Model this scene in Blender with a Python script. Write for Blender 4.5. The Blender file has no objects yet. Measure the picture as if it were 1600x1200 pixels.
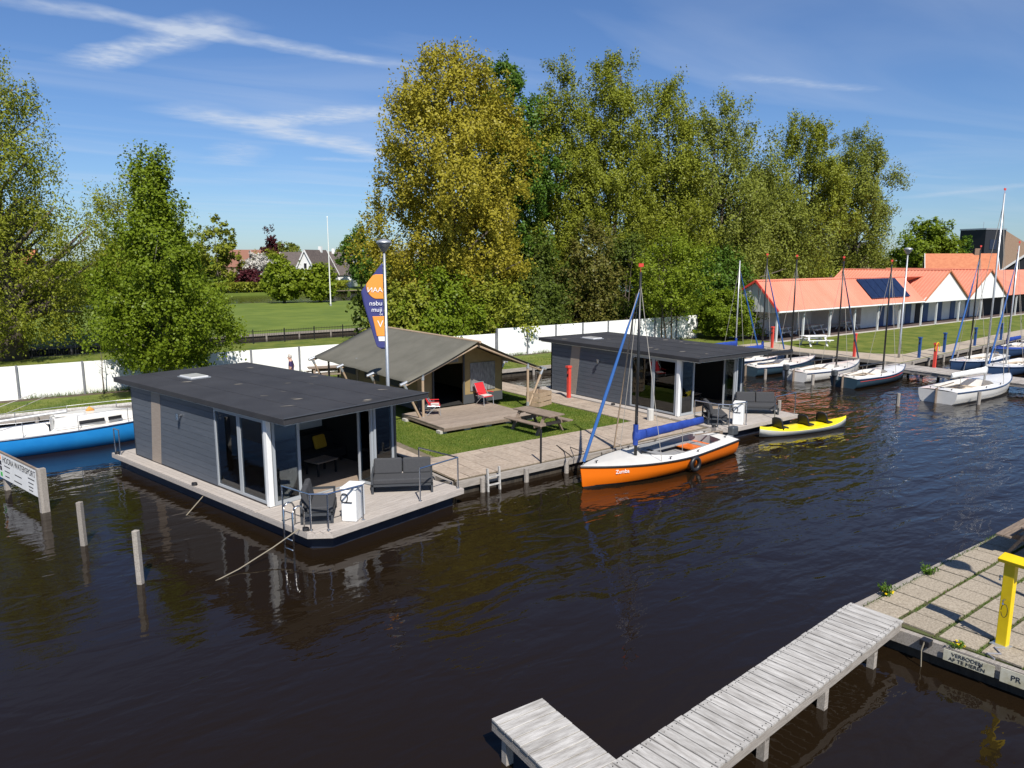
import bpy, math, random
import numpy as np
from mathutils import Vector, Matrix, Euler
R = math.radians
random.seed(7); rng = np.random.default_rng(7)
sc = bpy.context.scene
col = sc.collection

# ------------------------------------------------------------------ camera
cam_d = bpy.data.cameras.new('camera'); cam = bpy.data.objects.new('camera', cam_d); col.objects.link(cam)
cam.location = (-11.1, -17.96, 7.0)
cam.rotation_euler = (R(90 - 9.624), 0, R(-36.87))
cam_d.sensor_width = 36; cam_d.lens = 36 * 1150 / 1600
cam_d.clip_start = 0.1; cam_d.clip_end = 6000
sc.camera = cam

# ------------------------------------------------------------------ sky, sun, exposure
SUN_EL, SUN_H = R(49), Vector((-.35, -.937))
w = bpy.data.worlds.new('World'); sc.world = w; w.use_nodes = True
nt = w.node_tree; nt.nodes.clear()
def N(t, **k):
    n = nt.nodes.new(t)
    for a, b in k.items(): setattr(n, a, b)
    return n
out = N('ShaderNodeOutputWorld'); bg = N('ShaderNodeBackground'); sky = N('ShaderNodeTexSky')
sky.sky_type = 'NISHITA'; sky.sun_disc = False; sky.sun_elevation = SUN_EL
sky.sun_rotation = math.atan2(SUN_H.x, SUN_H.y); sky.air_density = 1.0; sky.dust_density = 0.25; sky.ozone_density = 1.6
bg.inputs['Strength'].default_value = 0.064
nt.links.new(bg.outputs[0], out.inputs[0])
tc = N('ShaderNodeTexCoord'); sep = N('ShaderNodeSeparateXYZ'); nt.links.new(tc.outputs['Generated'], sep.inputs[0])
def M(op, a, b=None, clamp=False):
    m = N('ShaderNodeMath', operation=op); m.use_clamp = clamp
    for i, v in enumerate((a, b)):
        if v is None: continue
        if isinstance(v, (int, float)): m.inputs[i].default_value = v
        else: nt.links.new(v, m.inputs[i])
    return m.outputs[0]
zz = M('MAXIMUM', sep.outputs[2], 0.02)
comb = N('ShaderNodeCombineXYZ')                      # a flat cirrus layer at height 1 above the viewer
nt.links.new(M('DIVIDE', sep.outputs[0], zz), comb.inputs[0]); nt.links.new(M('DIVIDE', sep.outputs[1], zz), comb.inputs[1])
total = None
def streak(P, Q, wd, amt, ns=5.0):
    global total
    P, Q = Vector(P), Vector(Q); L = (Q - P).length; a = math.atan2(Q.y - P.y, Q.x - P.x)
    s1 = N('ShaderNodeVectorMath', operation='SUBTRACT'); nt.links.new(comb.outputs[0], s1.inputs[0]); s1.inputs[1].default_value = (P.x, P.y, 0)
    ro = N('ShaderNodeVectorRotate', rotation_type='Z_AXIS'); nt.links.new(s1.outputs[0], ro.inputs['Vector']); ro.inputs['Angle'].default_value = -a
    nz = N('ShaderNodeTexNoise'); nz.inputs['Scale'].default_value = ns / L; nz.inputs['Detail'].default_value = 6; nt.links.new(ro.outputs[0], nz.inputs['Vector'])
    sp = N('ShaderNodeSeparateXYZ'); nt.links.new(ro.outputs[0], sp.inputs[0])
    x = M('DIVIDE', sp.outputs[0], L)
    yy = M('ADD', M('DIVIDE', sp.outputs[1], wd), M('MULTIPLY', M('SUBTRACT', nz.outputs[0], 0.5), 1.6))
    prof = M('SUBTRACT', 1.0, M('ABSOLUTE', yy), True)
    ends = M('MULTIPLY', M('MULTIPLY', x, M('SUBTRACT', 1.0, x)), 6.0, True)
    ends = M('MULTIPLY', ends, M('GREATER_THAN', x, 0.0)); ends = M('MULTIPLY', ends, M('LESS_THAN', x, 1.0))
    fi = N('ShaderNodeTexNoise'); fi.inputs['Scale'].default_value = 22 / L; fi.inputs['Detail'].default_value = 5; nt.links.new(ro.outputs[0], fi.inputs['Vector'])
    v = M('MULTIPLY', M('MULTIPLY', prof, ends), M('MULTIPLY', M('MULTIPLY', fi.outputs[0], 1.6), amt))
    total = v if total is None else M('ADD', total, v)
STREAKS = [((0.1, 3.65), (2.1, 3.62), .13, .75, 6), ((0.62, 4.7), (1.08, 3.3), .17, .95, 4), ((1.15, 5.4), (3.8, 6.9), .34, 1.0, 5),
           ((1.9, 5.8), (2.55, 4.6), .3, .7, 4), ((3.5, 2.73), (4.6, 2.4), .09, .35, 4), ((12.9, 6.3), (11.6, 3.7), .4, .4, 4),
           ((2.9, 7.4), (3.8, 7.1), .2, .4, 4), ((2.5, 8.5), (2.15, 6.6), .3, .4, 4)]
for q in STREAKS: streak(*q)
ci = N('ShaderNodeTexNoise'); ci.inputs['Scale'].default_value = 0.45; ci.inputs['Detail'].default_value = 7; ci.inputs['Distortion'].default_value = 0.8
mp = N('ShaderNodeMapping'); mp.inputs['Scale'].default_value = (0.5, 1.6, 1); mp.inputs['Rotation'].default_value = (0, 0, R(35)); nt.links.new(comb.outputs[0], mp.inputs[0]); nt.links.new(mp.outputs[0], ci.inputs['Vector'])
veil = M('MULTIPLY', M('SUBTRACT', ci.outputs[0], 0.47, True), 1.3, True)
total = M('ADD', total, veil) if total is not None else veil
total = M('MULTIPLY', total, M('MULTIPLY', M('SUBTRACT', sep.outputs[2], 0.01), 14.0, True), True)
mix = N('ShaderNodeMix', data_type='RGBA'); nt.links.new(M('MULTIPLY', total, 0.75), mix.inputs['Factor'])
tint = N('ShaderNodeMix', data_type='RGBA', blend_type='MULTIPLY'); tint.inputs['Factor'].default_value = 1
nt.links.new(sky.outputs[0], tint.inputs['A']); tint.inputs['B'].default_value = (.60, .80, 1.12, 1)
nt.links.new(tint.outputs['Result'], mix.inputs['A']); mix.inputs['B'].default_value = (6.8, 7.5, 8.6, 1)
nt.links.new(mix.outputs['Result'], bg.inputs['Color'])

sd = bpy.data.lights.new('sun', 'SUN'); sun = bpy.data.objects.new('sun', sd); col.objects.link(sun)
sd.energy = 4.6; sd.angle = R(0.53); sd.color = (1, .95, .87)
sv = Vector((SUN_H.x * math.cos(SUN_EL), SUN_H.y * math.cos(SUN_EL), math.sin(SUN_EL)))
sun.rotation_euler = sv.to_track_quat('Z', 'Y').to_euler(); sun.location = (0, 0, 60)
sc.view_settings.view_transform = 'Standard'; sc.view_settings.look = 'None'; sc.view_settings.gamma = 1
sc.view_settings.exposure = 0.62; sc.view_settings.use_curve_mapping = False

# ------------------------------------------------------------------ materials
MATS = {}
def mat(name, c, rough=.7, c2=None, ns=3.0, nd=4, stretch=(1, 1, 1), bump=0, bscale=None, metal=0, spec=.5, rand=0, coat=0, trans=0, thr=(.35, .65)):
    """procedural: two colours mixed by noise, an optional bump, optional value change per object"""
    if name in MATS: return MATS[name]
    m = bpy.data.materials.new(name); m.use_nodes = True; t = m.node_tree; b = t.nodes['Principled BSDF']
    b.inputs['Roughness'].default_value = rough; b.inputs['Metallic'].default_value = metal
    b.inputs['Specular IOR Level'].default_value = spec; b.inputs['Coat Weight'].default_value = coat
    b.inputs['Transmission Weight'].default_value = trans
    tcn = t.nodes.new('ShaderNodeTexCoord'); mpn = t.nodes.new('ShaderNodeMapping'); mpn.inputs['Scale'].default_value = stretch
    src = tcn.outputs['Object']
    if rand:
        oi = t.nodes.new('ShaderNodeObjectInfo'); ad = t.nodes.new('ShaderNodeVectorMath'); ad.operation = 'ADD'
        cx = t.nodes.new('ShaderNodeCombineXYZ'); ml = t.nodes.new('ShaderNodeMath'); ml.operation = 'MULTIPLY'; ml.inputs[1].default_value = 57.0
        t.links.new(oi.outputs['Random'], ml.inputs[0]); t.links.new(ml.outputs[0], cx.inputs[0]); t.links.new(ml.outputs[0], cx.inputs[2])
        t.links.new(src, ad.inputs[0]); t.links.new(cx.outputs[0], ad.inputs[1]); src = ad.outputs[0]
    t.links.new(src, mpn.inputs[0])
    colr = None
    if c2 is not None:
        nz = t.nodes.new('ShaderNodeTexNoise'); nz.inputs['Scale'].default_value = ns; nz.inputs['Detail'].default_value = nd; nz.inputs['Roughness'].default_value = .65
        t.links.new(mpn.outputs[0], nz.inputs['Vector'])
        rp = t.nodes.new('ShaderNodeValToRGB'); rp.color_ramp.elements[0].position = thr[0]; rp.color_ramp.elements[1].position = thr[1]
        rp.color_ramp.elements[0].color = (*c, 1); rp.color_ramp.elements[1].color = (*c2, 1)
        t.links.new(nz.outputs[0], rp.inputs[0]); colr = rp.outputs[0]
    if rand:
        hs = t.nodes.new('ShaderNodeHueSaturation'); mr = t.nodes.new('ShaderNodeMapRange')
        mr.inputs['To Min'].default_value = 1 - rand; mr.inputs['To Max'].default_value = 1 + rand
        t.links.new(oi.outputs['Random'], mr.inputs['Value']); t.links.new(mr.outputs[0], hs.inputs['Value'])
        if colr is not None: t.links.new(colr, hs.inputs['Color'])
        else: hs.inputs['Color'].default_value = (*c, 1)
        colr = hs.outputs[0]
    if colr is not None: t.links.new(colr, b.inputs['Base Color'])
    else: b.inputs['Base Color'].default_value = (*c, 1)
    if bump:
        n2 = t.nodes.new('ShaderNodeTexNoise'); n2.inputs['Scale'].default_value = bscale or ns * 6; n2.inputs['Detail'].default_value = 4
        t.links.new(mpn.outputs[0], n2.inputs['Vector'])
        bp = t.nodes.new('ShaderNodeBump'); bp.inputs['Strength'].default_value = bump; bp.inputs['Distance'].default_value = .02
        t.links.new(n2.outputs[0], bp.inputs['Height']); t.links.new(bp.outputs[0], b.inputs['Normal'])
    MATS[name] = m; return m

def leaf_mat(name, c, c2, tl=.35):
    c, c2 = tuple(.75 * a + .25 * b for a, b in zip(c, c2)), tuple(.25 * a + .75 * b for a, b in zip(c, c2)); tl += .06
    m = bpy.data.materials.new(name); m.use_nodes = True; t = m.node_tree; t.nodes.clear()
    o = t.nodes.new('ShaderNodeOutputMaterial'); d = t.nodes.new('ShaderNodeBsdfDiffuse'); tr = t.nodes.new('ShaderNodeBsdfTranslucent')
    gl = t.nodes.new('ShaderNodeBsdfGlossy'); gl.inputs['Roughness'].default_value = .45
    mx = t.nodes.new('ShaderNodeMixShader'); mx.inputs[0].default_value = tl; m2 = t.nodes.new('ShaderNodeMixShader'); m2.inputs[0].default_value = .012
    g = t.nodes.new('ShaderNodeNewGeometry'); rp = t.nodes.new('ShaderNodeValToRGB')
    rp.color_ramp.elements[0].color = (*c, 1); rp.color_ramp.elements[1].color = (*c2, 1)
    t.links.new(g.outputs['Random Per Island'], rp.inputs[0])
    for s in (d, tr): t.links.new(rp.outputs[0], s.inputs['Color'])
    t.links.new(d.outputs[0], mx.inputs[1]); t.links.new(tr.outputs[0], mx.inputs[2])
    t.links.new(mx.outputs[0], m2.inputs[1]); t.links.new(gl.outputs[0], m2.inputs[2]); t.links.new(m2.outputs[0], o.inputs[0])
    MATS[name] = m; return m

def water_mat():
    m = bpy.data.materials.new('water'); m.use_nodes = True; t = m.node_tree; b = t.nodes['Principled BSDF']
    b.inputs['Base Color'].default_value = (.0105, .0065, .0033, 1); b.inputs['Roughness'].default_value = .02; b.inputs['IOR'].default_value = 1.33
    tcn = t.nodes.new('ShaderNodeTexCoord')
    def layer(scale, st, rot, det, dist):
        mp = t.nodes.new('ShaderNodeMapping'); mp.inputs['Scale'].default_value = st; mp.inputs['Rotation'].default_value = (0, 0, rot)
        n = t.nodes.new('ShaderNodeTexNoise'); n.inputs['Scale'].default_value = scale; n.inputs['Detail'].default_value = det; n.inputs['Distortion'].default_value = dist
        t.links.new(tcn.outputs['Object'], mp.inputs[0]); t.links.new(mp.outputs[0], n.inputs['Vector']); return n.outputs[0]
    a = layer(.62, (1, 2.4, 1), R(28), 2, .5); c = layer(3.2, (1, 1.7, 1), R(-15), 2, .3); e = layer(.13, (1, 1, 1), 0, 2, 0)
    def mth(op, x, y):
        k = t.nodes.new('ShaderNodeMath'); k.operation = op
        for i, v in enumerate((x, y)):
            if isinstance(v, float): k.inputs[i].default_value = v
            else: t.links.new(v, k.inputs[i])
        return k.outputs[0]
    sx = t.nodes.new('ShaderNodeSeparateXYZ'); t.links.new(tcn.outputs['Object'], sx.inputs[0])
    open_w = t.nodes.new('ShaderNodeMapRange'); open_w.inputs['From Min'].default_value = -6; open_w.inputs['From Max'].default_value = 30; open_w.inputs['To Min'].default_value = -.32; open_w.inputs['To Max'].default_value = .8; t.links.new(sx.outputs[0], open_w.inputs['Value'])
    amp = mth('MAXIMUM', mth('ADD', mth('MULTIPLY', e, 1.7), open_w.outputs[0]), .12)     # sheltered by the houseboats, windier in the open harbour
    h = mth('MULTIPLY', mth('ADD', a, mth('MULTIPLY', c, .17)), amp)
    bp = t.nodes.new('ShaderNodeBump'); bp.inputs['Strength'].default_value = .6; bp.inputs['Distance'].default_value = .085
    t.links.new(h, bp.inputs['Height']); t.links.new(bp.outputs[0], b.inputs['Normal']); MATS['water'] = m; return m

WATER = water_mat()
GRASS = mat('lawn_grass', (.065, .10, .012), .9, (.15, .165, .03), .9, 10, bump=.6, bscale=40, spec=.2)
GRASS2 = mat('meadow_grass', (.085, .125, .018), .9, (.135, .175, .028), .25, 9, bump=.4, bscale=12, spec=.2)
SOIL = mat('soil', (.05, .035, .02), .95, (.09, .065, .04), 2)
WOODG = mat('weathered_wood', (.20, .175, .15), .85, (.33, .30, .265), 3, 6, (1, 14, 14), bump=.3, rand=.16)
WOODP = mat('pier_wood', (.25, .235, .215), .85, (.46, .445, .42), 2.2, 8, (7, 1, 7), bump=.3, rand=.08)
WOODB = mat('brown_wood', (.13, .095, .07), .85, (.24, .185, .14), 3, 6, (10, 1, 10), bump=.3, rand=.12)
WOODD = mat('dark_wet_wood', (.018, .014, .010), .7, (.05, .04, .028), 3, 5, (3, 3, 1), bump=.3)
DECKT = mat('deck_board', (.30, .265, .235), .75, (.40, .36, .325), 3, 5, (1, 9, 9), rand=.05)
WOODJ = mat('jetty_wood', (.24, .215, .19), .85, (.38, .35, .32), 3, 6, (8, 1, 8), bump=.3, rand=.14)
TENTD = mat('tent_deck_board', (.20, .155, .12), .85, (.30, .245, .195), 3, 5, (1, 8, 8), rand=.12, bump=.2)
CLAD = mat('grey_cladding', (.066, .078, .096), .6, (.086, .098, .118), 2, 5, (12, 1, 12), bump=.15, rand=.06)
STRIP = mat('beige_cladding', (.25, .20, .16), .7, (.30, .25, .205), 4, 4, (1, 1, 8))
ROOFB = mat('bitumen_roof', (.016, .016, .019), .8, (.034, .034, .038), .8, 7, bump=.25, bscale=60, thr=(.3, .75))
HULLD = mat('dark_float', (.008, .011, .022), .35, (.02, .024, .036), 2)
FRAME = mat('grey_frame', (.30, .32, .34), .4, rand=.03)
WHITEP = mat('white_paint', (.75, .75, .74), .4, (.68, .68, .66), 2)
WALLW = mat('white_wall', (.80, .80, .78), .8, (.50, .50, .44), .7, 9, (1, 1, 2.2), bump=.08, thr=(.48, .98))
POSTG = mat('grey_post', (.13, .135, .15), .7, (.19, .195, .21), 4)
STEEL = mat('steel', (.62, .63, .64), .25, metal=1)
GALV = mat('galvanised', (.50, .52, .54), .45, (.42, .44, .46), 8, metal=.7)
BLACK = mat('black_plastic', (.012, .012, .014), .45)
CUSH = mat('charcoal_fabric', (.033, .034, .038), .9, (.045, .046, .05), 30, bump=.2, bscale=200)
ALUD = mat('anthracite_metal', (.04, .044, .05), .45)
YELC = mat('yellow_fabric', (.55, .30, .02), .9)
ROPE = mat('rope', (.22, .19, .14), .9)
TILE = mat('paving_slab', (.27, .21, .16), .9, (.37, .305, .24), 9, 6, bump=.3, bscale=60, rand=.10)
SLAB = mat('washed_gravel_slab', (.20, .165, .12), .95, (.38, .325, .25), 28, 5, bump=.5, bscale=90, rand=.07)
JOINT = mat('sandy_joint', (.10, .08, .05), .95, (.16, .13, .09), 5)
MOSS = mat('mossy_joint', (.07, .055, .03), .95, (.06, .095, .015), 2.5, 6)
CANV = mat('olive_canvas', (.095, .09, .07), .85, (.12, .113, .09), 1.2, 5, bump=.12, bscale=6)
CANT = mat('tan_canvas', (.22, .155, .065), .85, (.26, .19, .085), 2, 4, bump=.15, bscale=5)
CANG = mat('grey_canvas', (.05, .055, .058), .85)
PVC = mat('clear_vinyl', (.10, .10, .10), .12, (.26, .26, .25), 3, 5, (6, 6, 1), bump=.5, bscale=6)
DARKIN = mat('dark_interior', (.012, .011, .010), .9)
POLEW = mat('pole_wood', (.30, .215, .14), .75, (.38, .28, .19), 3, 5, (6, 6, 1))
REDC = mat('red_fabric', (.50, .012, .02), .8)
REDP = mat('red_paint', (.62, .06, .04), .5, (.54, .05, .035), 5)
YELP = mat('yellow_paint', (.72, .52, .005), .4, (.66, .46, .005), 4)
YELK = mat('yellow_kayak', (.78, .62, .01), .35)
ORANGE = mat('orange_gelcoat', (.72, .15, .006), .25, coat=.4)
GELW = mat('white_gelcoat', (.72, .70, .66), .3, (.66, .64, .60), 2, coat=.3)
GELB = mat('blue_gelcoat', (.012, .20, .55), .25, (.02, .24, .60), 1, coat=.4)
NAVY = mat('navy_gelcoat', (.022, .045, .10), .3, coat=.3)
TEAL = mat('slate_gelcoat', (.03, .06, .085), .3, coat=.3)
BLUEP = mat('blue_paint', (.014, .06, .20), .5)
BLUEC = mat('blue_canvas', (.006, .03, .20), .7, (.01, .045, .27), 3, bump=.3, bscale=8)
BLUES = mat('blue_sailcloth', (.015, .085, .28), .7)
BEIGE = mat('beige_sole', (.40, .32, .23), .8)
GREYIN = mat('grey_sole', (.24, .24, .24), .7)
ALU = mat('aluminium_spar', (.55, .56, .57), .4, metal=.6)
WIRE = mat('stay_wire', (.28, .26, .23), .5)
SPARB = mat('black_spar', (.012, .012, .013), .35)
ROOFO = mat('coral_metal_roof', (.57, .185, .115), .6, (.63, .23, .15), .5, 6, (1, .3, .3))
TILEO = mat('orange_roof_tile', (.40, .13, .06), .8, (.48, .18, .085), 2, 5)
TILED = mat('dark_roof_tile', (.07, .055, .05), .8, (.10, .08, .07), 2)
SHEET = mat('pale_sheet_metal', (.46, .47, .48), .5)
BRICK = mat('brown_brick', (.20, .13, .09), .9, (.26, .18, .13), 6)
DARKB = mat('dark_boarding', (.010, .012, .018), .7)
SOLAR = mat('solar_panel', (.008, .012, .035), .12, (.012, .02, .05), 3)
BARK = mat('bark', (.07, .055, .04), .95, (.14, .115, .09), 6, 5, (1, 1, .3), bump=.6, bscale=10)
BARKW = mat('birch_bark', (.30, .27, .23), .85, (.06, .05, .04), 3, 5, (1, 1, 2.5))
NAVYF = mat('navy_banner', (.035, .04, .16), .8)
ORF = mat('orange_banner', (.72, .27, .04), .8)
WHF = mat('white_banner', (.7, .7, .72), .8)
SKIN = mat('skin', (.50, .30, .22), .6)
SHIRT = mat('purple_shirt', (.035, .02, .08), .9)
TROUS = mat('dark_trousers', (.03, .03, .045), .9)
HAIR = mat('grey_hair', (.40, .36, .32), .9)
PRINT = mat('black_print', (.015, .015, .02), .6)
def glass_mat():
    m = bpy.data.materials.new('window_glass'); m.use_nodes = True; t = m.node_tree; t.nodes.clear()
    o = t.nodes.new('ShaderNodeOutputMaterial'); tr = t.nodes.new('ShaderNodeBsdfTransparent'); tr.inputs[0].default_value = (.64, .69, .70, 1)
    g = t.nodes.new('ShaderNodeBsdfGlossy'); g.inputs['Roughness'].default_value = .01; g.inputs['Color'].default_value = (.9, .95, 1, 1)
    f = t.nodes.new('ShaderNodeFresnel'); f.inputs[0].default_value = 1.7; mx = t.nodes.new('ShaderNodeMixShader')
    t.links.new(f.outputs[0], mx.inputs[0]); t.links.new(tr.outputs[0], mx.inputs[1]); t.links.new(g.outputs[0], mx.inputs[2]); t.links.new(mx.outputs[0], o.inputs[0])
    MATS['glass'] = m; return m
GLASS = glass_mat()

# ------------------------------------------------------------------ mesh helpers
class MB:
    def __init__(s): s.v = []; s.f = []
    def add(s, vs, fs):
        o = len(s.v); s.v += [tuple(p) for p in vs]; s.f += [tuple(i + o for i in f) for f in fs]; return s
    def box(s, x0, y0, z0, x1, y1, z1, mtx=None):
        vs = [Vector((x, y, z)) for z in (z0, z1) for y in (y0, y1) for x in (x0, x1)]
        if mtx is not None: vs = [mtx @ v for v in vs]
        return s.add(vs, [(0, 2, 3, 1), (4, 5, 7, 6), (0, 1, 5, 4), (1, 3, 7, 5), (3, 2, 6, 7), (2, 0, 4, 6)])
    def bar(s, p, q, wx, wy=None, up=(0, 0, 1)):
        """square bar between two points"""
        p, q = Vector(p), Vector(q); d = (q - p).normalized(); u = Vector(up)
        if abs(d.dot(u)) > .98: u = Vector((0, 1, 0))
        a = d.cross(u).normalized(); b = a.cross(d); wy = wy or wx; a *= wx / 2; b *= wy / 2
        return s.add([p - a - b, p + a - b, p + a + b, p - a + b, q - a - b, q + a - b, q + a + b, q - a + b],
                     [(0, 1, 2, 3), (7, 6, 5, 4), (0, 4, 5, 1), (1, 5, 6, 2), (2, 6, 7, 3), (3, 7, 4, 0)])
    def tube(s, pts, r, n=8, r1=None, cap=True):
        pts = [Vector(p) for p in pts]; k = len(pts); rings = []
        for i, p in enumerate(pts):
            d = (pts[min(i + 1, k - 1)] - pts[max(i - 1, 0)]).normalized()
            u = Vector((0, 0, 1)) if abs(d.z) < .9 else Vector((1, 0, 0))
            a = d.cross(u).normalized(); b = a.cross(d)
            rr = r if r1 is None else r + (r1 - r) * i / (k - 1)
            if isinstance(r, (list, tuple)): rr = r[i]
            rings.append([p + (a * math.cos(2 * math.pi * j / n) + b * math.sin(2 * math.pi * j / n)) * rr for j in range(n)])
        return s.loft(rings, True, cap)
    def loft(s, rings, closed=True, cap=True):
        o = len(s.v); n = len(rings[0]); m = n if closed else n - 1
        vs = [p for r in rings for p in r]; fs = []
        for i in range(len(rings) - 1):
            for j in range(m):
                fs.append((i * n + j, i * n + (j + 1) % n, (i + 1) * n + (j + 1) % n, (i + 1) * n + j))
        if cap and closed: fs += [tuple(range(n))[::-1], tuple((len(rings) - 1) * n + j for j in range(n))]
        return s.add(vs, fs)
    def prism(s, poly, z0, z1):
        n = len(poly); vs = [(x, y, z0) for x, y in poly] + [(x, y, z1) for x, y in poly]
        return s.add(vs, [tuple(range(n))[::-1], tuple(range(n, 2 * n))] + [(i, (i + 1) % n, n + (i + 1) % n, n + i) for i in range(n)])
    def build(s, name, m, parent=None, smooth=False, bevel=0, loc=None, rot=None, seg=2):
        me = bpy.data.meshes.new(name); me.from_pydata([tuple(v) for v in s.v], [], s.f); me.update()
        me.materials.append(m)
        import bmesh
        bm = bmesh.new(); bm.from_mesh(me); bmesh.ops.recalc_face_normals(bm, faces=bm.faces); bm.to_mesh(me); bm.free()
        if smooth:
            for p in me.polygons: p.use_smooth = True
        return link(name, me, parent, bevel, loc, rot, seg)
def link(name, me, parent=None, bevel=0, loc=None, rot=None, seg=2):
    o = bpy.data.objects.new(name, me); col.objects.link(o); o.parent = parent
    if loc is not None: o.location = loc
    if rot is not None: o.rotation_euler = rot
    if bevel:
        b = o.modifiers.new('bevel', 'BEVEL'); b.width = bevel; b.segments = seg; b.limit_method = 'ANGLE'; b.angle_limit = R(40)
    return o
def tag(o, label=None, cat=None, group=None, kind=None):
    if label: o['label'] = label
    if cat: o['category'] = cat
    if group: o['group'] = group
    if kind: o['kind'] = kind
    return o
def empty(name, loc, rz=0, label=None, cat=None, group=None, parent=None):
    o = bpy.data.objects.new(name, None); col.objects.link(o); o.location = loc; o.rotation_euler = (0, 0, rz); o.parent = parent
    o.empty_display_size = .2
    return tag(o, label, cat, group)
def copy_tree(o, parent=None):
    c = o.copy(); col.objects.link(c); c.parent = parent
    for ch in list(o.children): copy_tree(ch, c)
    return c
def bx(name, m, parent, x0, y0, z0, x1, y1, z1, bevel=0, seg=2):
    return MB().box(x0, y0, z0, x1, y1, z1).build(name, m, parent, bevel=bevel, seg=seg)
def text(name, body, size, m, parent, loc, rot, mirror=False, align='CENTER', ext=.002, sx=1.0):
    cu = bpy.data.curves.new(name, 'FONT'); cu.body = body; cu.size = size; cu.align_x = align; cu.align_y = 'CENTER'; cu.extrude = ext
    t = bpy.data.objects.new(name, cu); col.objects.link(t)
    dg = bpy.context.evaluated_depsgraph_get(); me = bpy.data.meshes.new_from_object(t.evaluated_get(dg))
    bpy.data.objects.remove(t); bpy.data.curves.remove(cu)
    me.materials.clear(); me.materials.append(m); me.name = name
    o = bpy.data.objects.new(name, me); col.objects.link(o); o.parent = parent; o.location = loc; o.rotation_euler = rot; o.scale = (-sx if mirror else sx, 1, 1)
    return o

# ------------------------------------------------------------------ setting: water and land
def sheet(name, poly, z0, z1, m): return tag(MB().prism(poly, z0, z1).build(name, m), kind='structure')
tag(MB().add([(-900, -600, 0), (900, -600, 0), (900, 131, 0), (-900, 131, 0)], [(0, 1, 2, 3)]).build('water', WATER), kind='structure')
tag(MB().add([(-3500, -3500, -1.6), (3500, -3500, -1.6), (3500, 3500, -1.6), (-3500, 3500, -1.6)], [(0, 1, 2, 3)]).build('ground', SOIL), kind='structure')
# far bank reaching the horizon
sheet('far_bank', [(-900, 128), (900, 128), (3000, 128.5), (3000, 3400), (-3000, 3400), (-3000, 128.5)], -1.5, .5, GRASS2)
# meadow between the two canals
sheet('meadow', [(-260, 47), (15, 47.5), (52, 46), (52, 40.6), (300, 40.6), (300, 84), (64, 86), (30, 94), (-260, 96)], -1.5, .5, GRASS2)
# bank with the white fence, and the land of the sheds
sheet('bank', [(-260, 30), (-60, 20.6), (-10.2, 18.42), (18, 17.1), (36.5, 16.6), (36.5, 4.3), (60, 5.9), (140, 10.5), (300, 20), (300, 40.5), (-260, 40.5)], -1.5, .5, GRASS)
# island with the tent lawn
sheet('lawn', [(.3, .12), (12.1, .12), (12.1, 13.7), (.3, 13.7)], -1.5, .445, GRASS)
# paved strips under the slabs of the island
sheet('path_bed', [(.3, .1), (12.1, .1), (12.1, 13.7), (10.45, 13.7), (10.45, 2.62), (1.2, 2.62), (1.2, 13.7), (.3, 13.7)], .3, .452, JOINT)
pth = empty('path', (0, 0, 0)); pth['kind'] = 'structure'
me_t = None
def paver(x, y, s=.5, z=.454):
    global me_t
    if me_t is None:
        o = MB().box(-.243, -.243, 0, .243, .243, .028).build('paving_slab', TILE, pth, bevel=.006, seg=1); me_t = o.data
    else: o = link('paving_slab', me_t, pth)
    o.location = (x, y, z + random.uniform(-.004, .006)); o.rotation_euler = (random.uniform(-.008, .008), random.uniform(-.008, .008), random.uniform(-.01, .01))
for i in range(23):
    for j in range(5): paver(.58 + i * .5, .36 + j * .5)
for i in range(3):
    for j in range(22): paver(10.72 + i * .5, 2.88 + j * .5)
for j in range(22): paver(.58, 2.88 + j * .5)
# path before the sheds and along the harbour
sheet('harbour_path', [(36.52, 16.55), (36.52, 4.34), (60, 5.94), (140, 10.54), (140, 12.4), (60, 7.9), (41.2, 6.3), (40.0, 7.2), (38.6, 12.4), (40.4, 16.4)], .4, .505, mat('sandy_paving', (.30, .25, .19), .95, (.38, .32, .25), 1.5, 8, bump=.3))
sheet('shed_terrace', [(40.6, 16.1), (140, 16.1), (140, 24), (40.6, 24)], .4, .512, mat('dark_brick_paving', (.07, .05, .045), .9, (.10, .07, .06), 8))
sheet('terrace_kerb', [(40.2, 15.75), (140, 15.75), (140, 16.08), (40.2, 16.08)], .4, .55, mat('concrete', (.38, .35, .31), .9, (.45, .42, .38), 3))
# bare soil under the fence
sheet('soil_strip', [(-60, 24.2), (17.6, 21.6), (38, 21.6), (38, 22.4), (17.6, 22.5), (-60, 25.2)], .4, .506, SOIL)

def quay_wall(pts, top=.5, name='quay_wall', step=1.6):
    """timber sheeting with a wale beam and posts along a bank edge"""
    q = empty(name, (0, 0, 0)); q['kind'] = 'structure'
    for (a, b) in zip(pts[:-1], pts[1:]):
        a, b = Vector((*a, 0)), Vector((*b, 0)); d = (b - a).normalized(); nn = Vector((d.y, -d.x, 0)); L = (b - a).length
        MB().bar(a + nn * .03 + Vector((0, 0, -.6)), b + nn * .03 + Vector((0, 0, -.6)), .06, 2.0).build('sheeting', WOODD, q)
        MB().bar(a + nn * .12 + Vector((0, 0, top - .12)), b + nn * .12 + Vector((0, 0, top - .12)), .12, .2).build('wale', WOODG, q)
        k = max(1, int(L / step))
        for i in range(k):
            p = a + d * (L * (i + .5) / k) + nn * .25
            MB().tube([p + Vector((0, 0, -1.5)), p + Vector((0, 0, top - .02))], .08, 8).build('post', WOODG, q)
    return q
quay_wall([(.3, .1), (12.1, .1)], .46)
quay_wall([(.3, 13.7), (.3, .1)], .46)
quay_wall([(12.1, 13.7), (.3, 13.7)], .46)
quay_wall([(-40, 19.64), (-10.2, 18.42), (18, 17.1), (36.5, 16.6)], .52, step=2.4)
quay_wall([(36.5, 16.6), (36.5, 4.3)], .52)
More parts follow.
